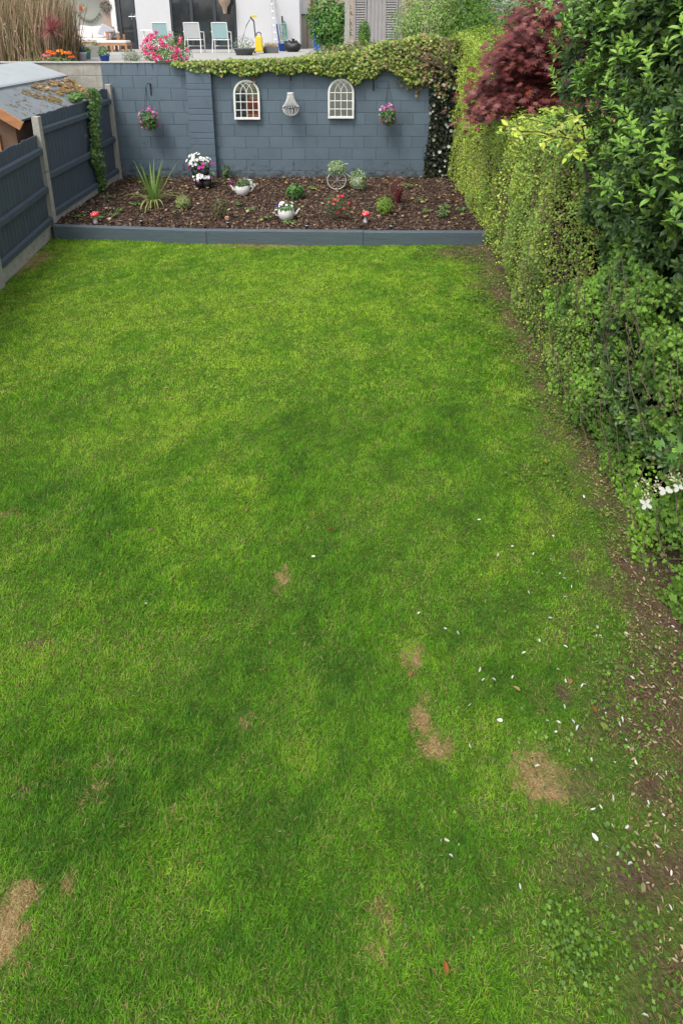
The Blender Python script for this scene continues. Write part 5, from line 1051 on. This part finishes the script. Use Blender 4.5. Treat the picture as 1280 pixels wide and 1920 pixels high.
far_tree('young_ash_tree', (Wp(618, 28, 17).x, 17, 3.05), (.62, .5, .72), 3600, .1, [(.10, .24, .04), (.15, .32, .06), (.05, .13, .02)], 'leafy bright green small tree behind the ivy, left of the concrete post', 'oval', width=1.1, lump=.35)
b = Vector((Wp(651, 60, 13.6).x, 13.6, PZ-.1)); t = thing('concrete_fence_post', b, 'tall weathered concrete post rising out of the ivy', 'post'); mb = MB(); mb.box((-.055, -.06, 0), (.055, .06, 2.2)); mb.box((-.065, -.055, 0), (.0, .0601, .9)); mb.build('shaft', 'concrete', t, world=False, bevel=.01); mb = MB(); mb.tube([(.03, -.062, .5), (.03, -.075, .5)], .012, 6); mb.build('bolt', 'steel', t, world=False)
t = thing('louvred_shed', (Wp(705, 30, 20).x, 20, PZ), 'weathered grey timber shed with louvred doors', 'shed'); x0, x1 = Wp(664, 30, 20).x, Wp(752, 30, 20).x; mb = MB(); mb.box((x0, 20.03, PZ), (x1, 22, PZ+2.1)); mb.build('wall', 'grey_wood', t)
mb = MB(); mb.add([(x0-.1, 19.8, PZ+2.1), (x1+.1, 19.8, PZ+2.1), (x1+.1, 22.2, PZ+2.1), (x0-.1, 22.2, PZ+2.1), (x0-.1, 21, PZ+2.7), (x1+.1, 21, PZ+2.7)], [(0, 1, 5, 4), (3, 4, 5, 2), (0, 4, 3), (1, 2, 5), (3, 2, 1, 0)]); mb.build('roof', 'slate', t)
for (a, b_) in ((666, 684), (723, 742)):
    xa2, xb2 = Wp(a, 30, 20).x, Wp(b_, 30, 20).x; mb = MB()
    for k in range(22): z = PZ+.35+k*.075; mb.hexa([(xa2, 19.98, z), (xb2, 19.98, z), (xb2, 20.02, z+.05), (xa2, 20.02, z+.05), (xa2, 19.985, z+.014), (xb2, 19.985, z+.014), (xb2, 20.028, z+.064), (xa2, 20.028, z+.064)])
    mb.box((xa2-.04, 19.97, PZ+.2), (xa2, 20.03, PZ+2.05)); mb.box((xb2, 19.97, PZ+.2), (xb2+.04, 20.03, PZ+2.05)); mb.build('louvre', 'grey_wood', t)
for k in range(5):
    xx = Wp(688+k*7, 30, 20).x; mb = MB(); mb.box((xx, 19.99, PZ+.1), (xx+.11, 20.025, PZ+2.05)); mb.build('door_board', 'grey_wood', t)
far_tree('dwarf_conifer', (Wp(683, 40, 15).x, 15, PZ+.62), (.15, .15, .35), 2200, .035, [(.12, .26, .03), (.18, .33, .05), (.07, .16, .02)], 'small upright bright green conifer in front of the louvred shed', trunk_to=PZ, cat='shrub', lump=.1, width=1)
bush('ivy_mound', 0, 0, 1.2, .4, .5, 2600, .06, [(.22, .28, .07), (.30, .36, .09), (.14, .19, .05), (.22, .15, .09)], 'loose mound of yellow-green shoots behind the wall below the louvred shed', base=Vector((Wp(690, 80, 12.4).x, 12.4, PZ)), tpl='ivy', stems=14)
bush('pale_shoots', 0, 0, .5, .3, .3, 500, .06, [(.20, .28, .12), (.30, .36, .16)], 'pale green loose shoots behind the wall below the young tree', base=Vector((Wp(600, 90, 13).x, 13, PZ)))

# ================================================================== HOME SIDE, seen in the mirrors only
home = thing('home', (2, -2.4, 0), 'cream rendered house on the near side, reflected in the right mirror', 'house')
mb = MB(); mb.box((-2.4, -6, 0), (7, -2.4, 3.1)); mb.build('wall', 'render_cream', home)
mb = MB(); mb.box((-2.45, -6.1, 3.1), (7.1, -2.3, 3.2)); mb.build('roof', 'slate', home)
mb = MB(); mb.box((-.95, -2.43, .1), (-.15, -2.401, 2.0)); dr = mb.build('door', 'frame_grey', home); mb = MB(); mb.box((-.85, -2.445, .5), (-.25, -2.431, 1.9)); mb.build('pane', 'glass_dark', dr)
mb = MB(); mb.box((.3, -2.43, .5), (1.4, -2.401, 1.0)); mb.build('window', 'glass_dark', home)
sheet('home_path', -5, 7, -2.4, -1.4, .02, 'paving')
t = thing('brick_planter', (-4.3, -2.2, 0), 'low red brick terrace wall reflected in the left mirror', 'wall'); mb = MB(); mb.box((-7, -2.2, 0), (-2.6, -1.9, .45)); mb.build('front_course', 'red_brick', t); mb = MB(); mb.box((-7, -3.4, 0), (-2.6, -3.1, 1.05)); mb.build('rear_course', 'red_brick', t)
sheet('terrace_lawn', -7, -2.6, -3.1, -2.2, .42, 'thatch')
for i, (x_, s_) in enumerate(((-6.2, 1.), (-4.8, 1.1), (-3.3, .9))):
    far_tree('garden_bush', (x_, -4.6, 1.1*s_), (.9, .6, 1.2), 1800, .12, GC, ['round green bush reflected in the left mirror, farthest from the house', 'tallest green bush reflected in the left mirror', 'small green bush beside the near house'][i], 'oval', trunk_to=0, width=1.2)

# ================================================================== PETALS AND LEAVES ON THE LAWN
PET = [(898, 974), (961, 1024), (999, 1038), (1058, 1083), (1085, 1096), (1103, 1030), (1036, 1004), (932, 1040), (1150, 1032), (785, 1150), (858, 1187), (834, 1177), (898, 1256), (906, 1274), (924, 1274), (981, 1224), (960, 1268), (1045, 1255), (1096, 1284), (1090, 1286), (1057, 1316), (1134, 1340), (1148, 1346), (1081, 1366), (1072, 1352), (936, 1350), (882, 1399), (972, 1394), (1007, 1436), (1019, 1474), (1107, 1424), (1191, 1427), (1147, 1497), (1125, 1511), (1110, 1515), (1175, 1550), (1114, 1568), (838, 1575), (828, 1575), (845, 1606), (974, 1662), (893, 1718), (1208, 1905), (1232, 1588), (1180, 1622), (1060, 1212), (1120, 1176), (1174, 1188), (1202, 1190), (1225, 1240), (1184, 1270), (1160, 1320), (1246, 1315), (1180, 1400), (1070, 1100), (1170, 1050), (1094, 930), (1130, 935), (1083, 985), (275, 1132), (588, 1043), (310, 726), (1270, 1340), (1222, 1250), (1030, 1160), (1010, 1200), (1152, 1187), (1125, 1192), (1255, 1700), (1165, 1350), (990, 1110), (880, 1320)]
PET += [(int(px), int(py)) for px, py in zip(rng.uniform(930, 1270, 64), rng.uniform(960, 1640, 64)) if px > 1000+.1*(py-1100)]
p0 = []
for i, (px, py) in enumerate(PET):
    g_ = G(px, py, rng.uniform(.016, .034))
    if i < 5:
        o = scatter('fallen_petal', np.array([[-.012, 0, 0]]), np.array([[0, 0, 1.]]), np.array([[1., 0, 0]]), .026, [(.82, .82, .80), (.70, .70, .65), (.82, .78, .72), (.78, .78, .78), (.58, .54, .44)][i], 'petal', 'petal', None, [1, .8, 1.1, .6, .9][i], 0, np.array([[1., 2.5, -1.5, 3.2, 2.][i]])); p0.append(o)
        tag(o, 'small white petal fallen on the grass towards the hedge', 'petal', 'white petals on the lawn')
    else: o = p0[i*7 % 5].copy(); COL.objects.link(o)
    s = rng.uniform(.55, 1.0)*(.7 if i > 71 else 1); o.location = g_; o.scale = (s*1.1, s*rng.uniform(.5, 1.0), s); o.rotation_euler = (rng.normal(0, .5), rng.normal(0, .5), rng.uniform(0, 6.28))
LV = [(1069, 1276, (.50, .25, .10), 'long orange-brown leaf lying on the grass above the straw patch'), (968, 1290, (.55, .40, .16), 'pale tan leaf on the grass near the white petals'), (1113, 1328, (.42, .15, .06), 'small rust red leaf on the grass by the soil strip'), (1021, 865, (.65, .35, .05), 'bright orange leaf alone on the upper right of the lawn'),
      (769, 1262, (.42, .2, .09), 'brown leaf at the foot of the small straw patch'), (1132, 1360, (.35, .42, .10), 'round yellow-green leaf on the grass among petals'), (835, 1812, (.5, .16, .05), 'orange leaf low in the grass at the bottom of the photo'), (283, 992, (.26, .18, .13), 'grey-brown curled leaf in the left half of the lawn'), (461, 955, (.45, .18, .16), 'pinkish leaf near the middle of the lawn'), (619, 990, (.36, .03, .04), 'tiny dark red leaf near the middle of the lawn'),
      (345, 645, (.3, .22, .18), 'small grey-pink leaf on the upper left lawn'), (1205, 1662, (.4, .38, .2), 'tan leaf on the bare soil at lower right')]
for px, py, c_, lb in LV:
    n = 1; o = scatter('fallen_leaf', np.array([[-.02, 0, 0]]), np.array([[0, 0, 1.]]), np.array([[1., 0, 0]]), .038, tuple(np.array(c_)*.8), 'oval', 'leaf', width=1.1 if 'round' not in lb else 2.2); tag(o, lb, 'leaf'); o.location = G(px, py, .04); o.rotation_euler = (.15, .1, rng.uniform(.8, 2.4))
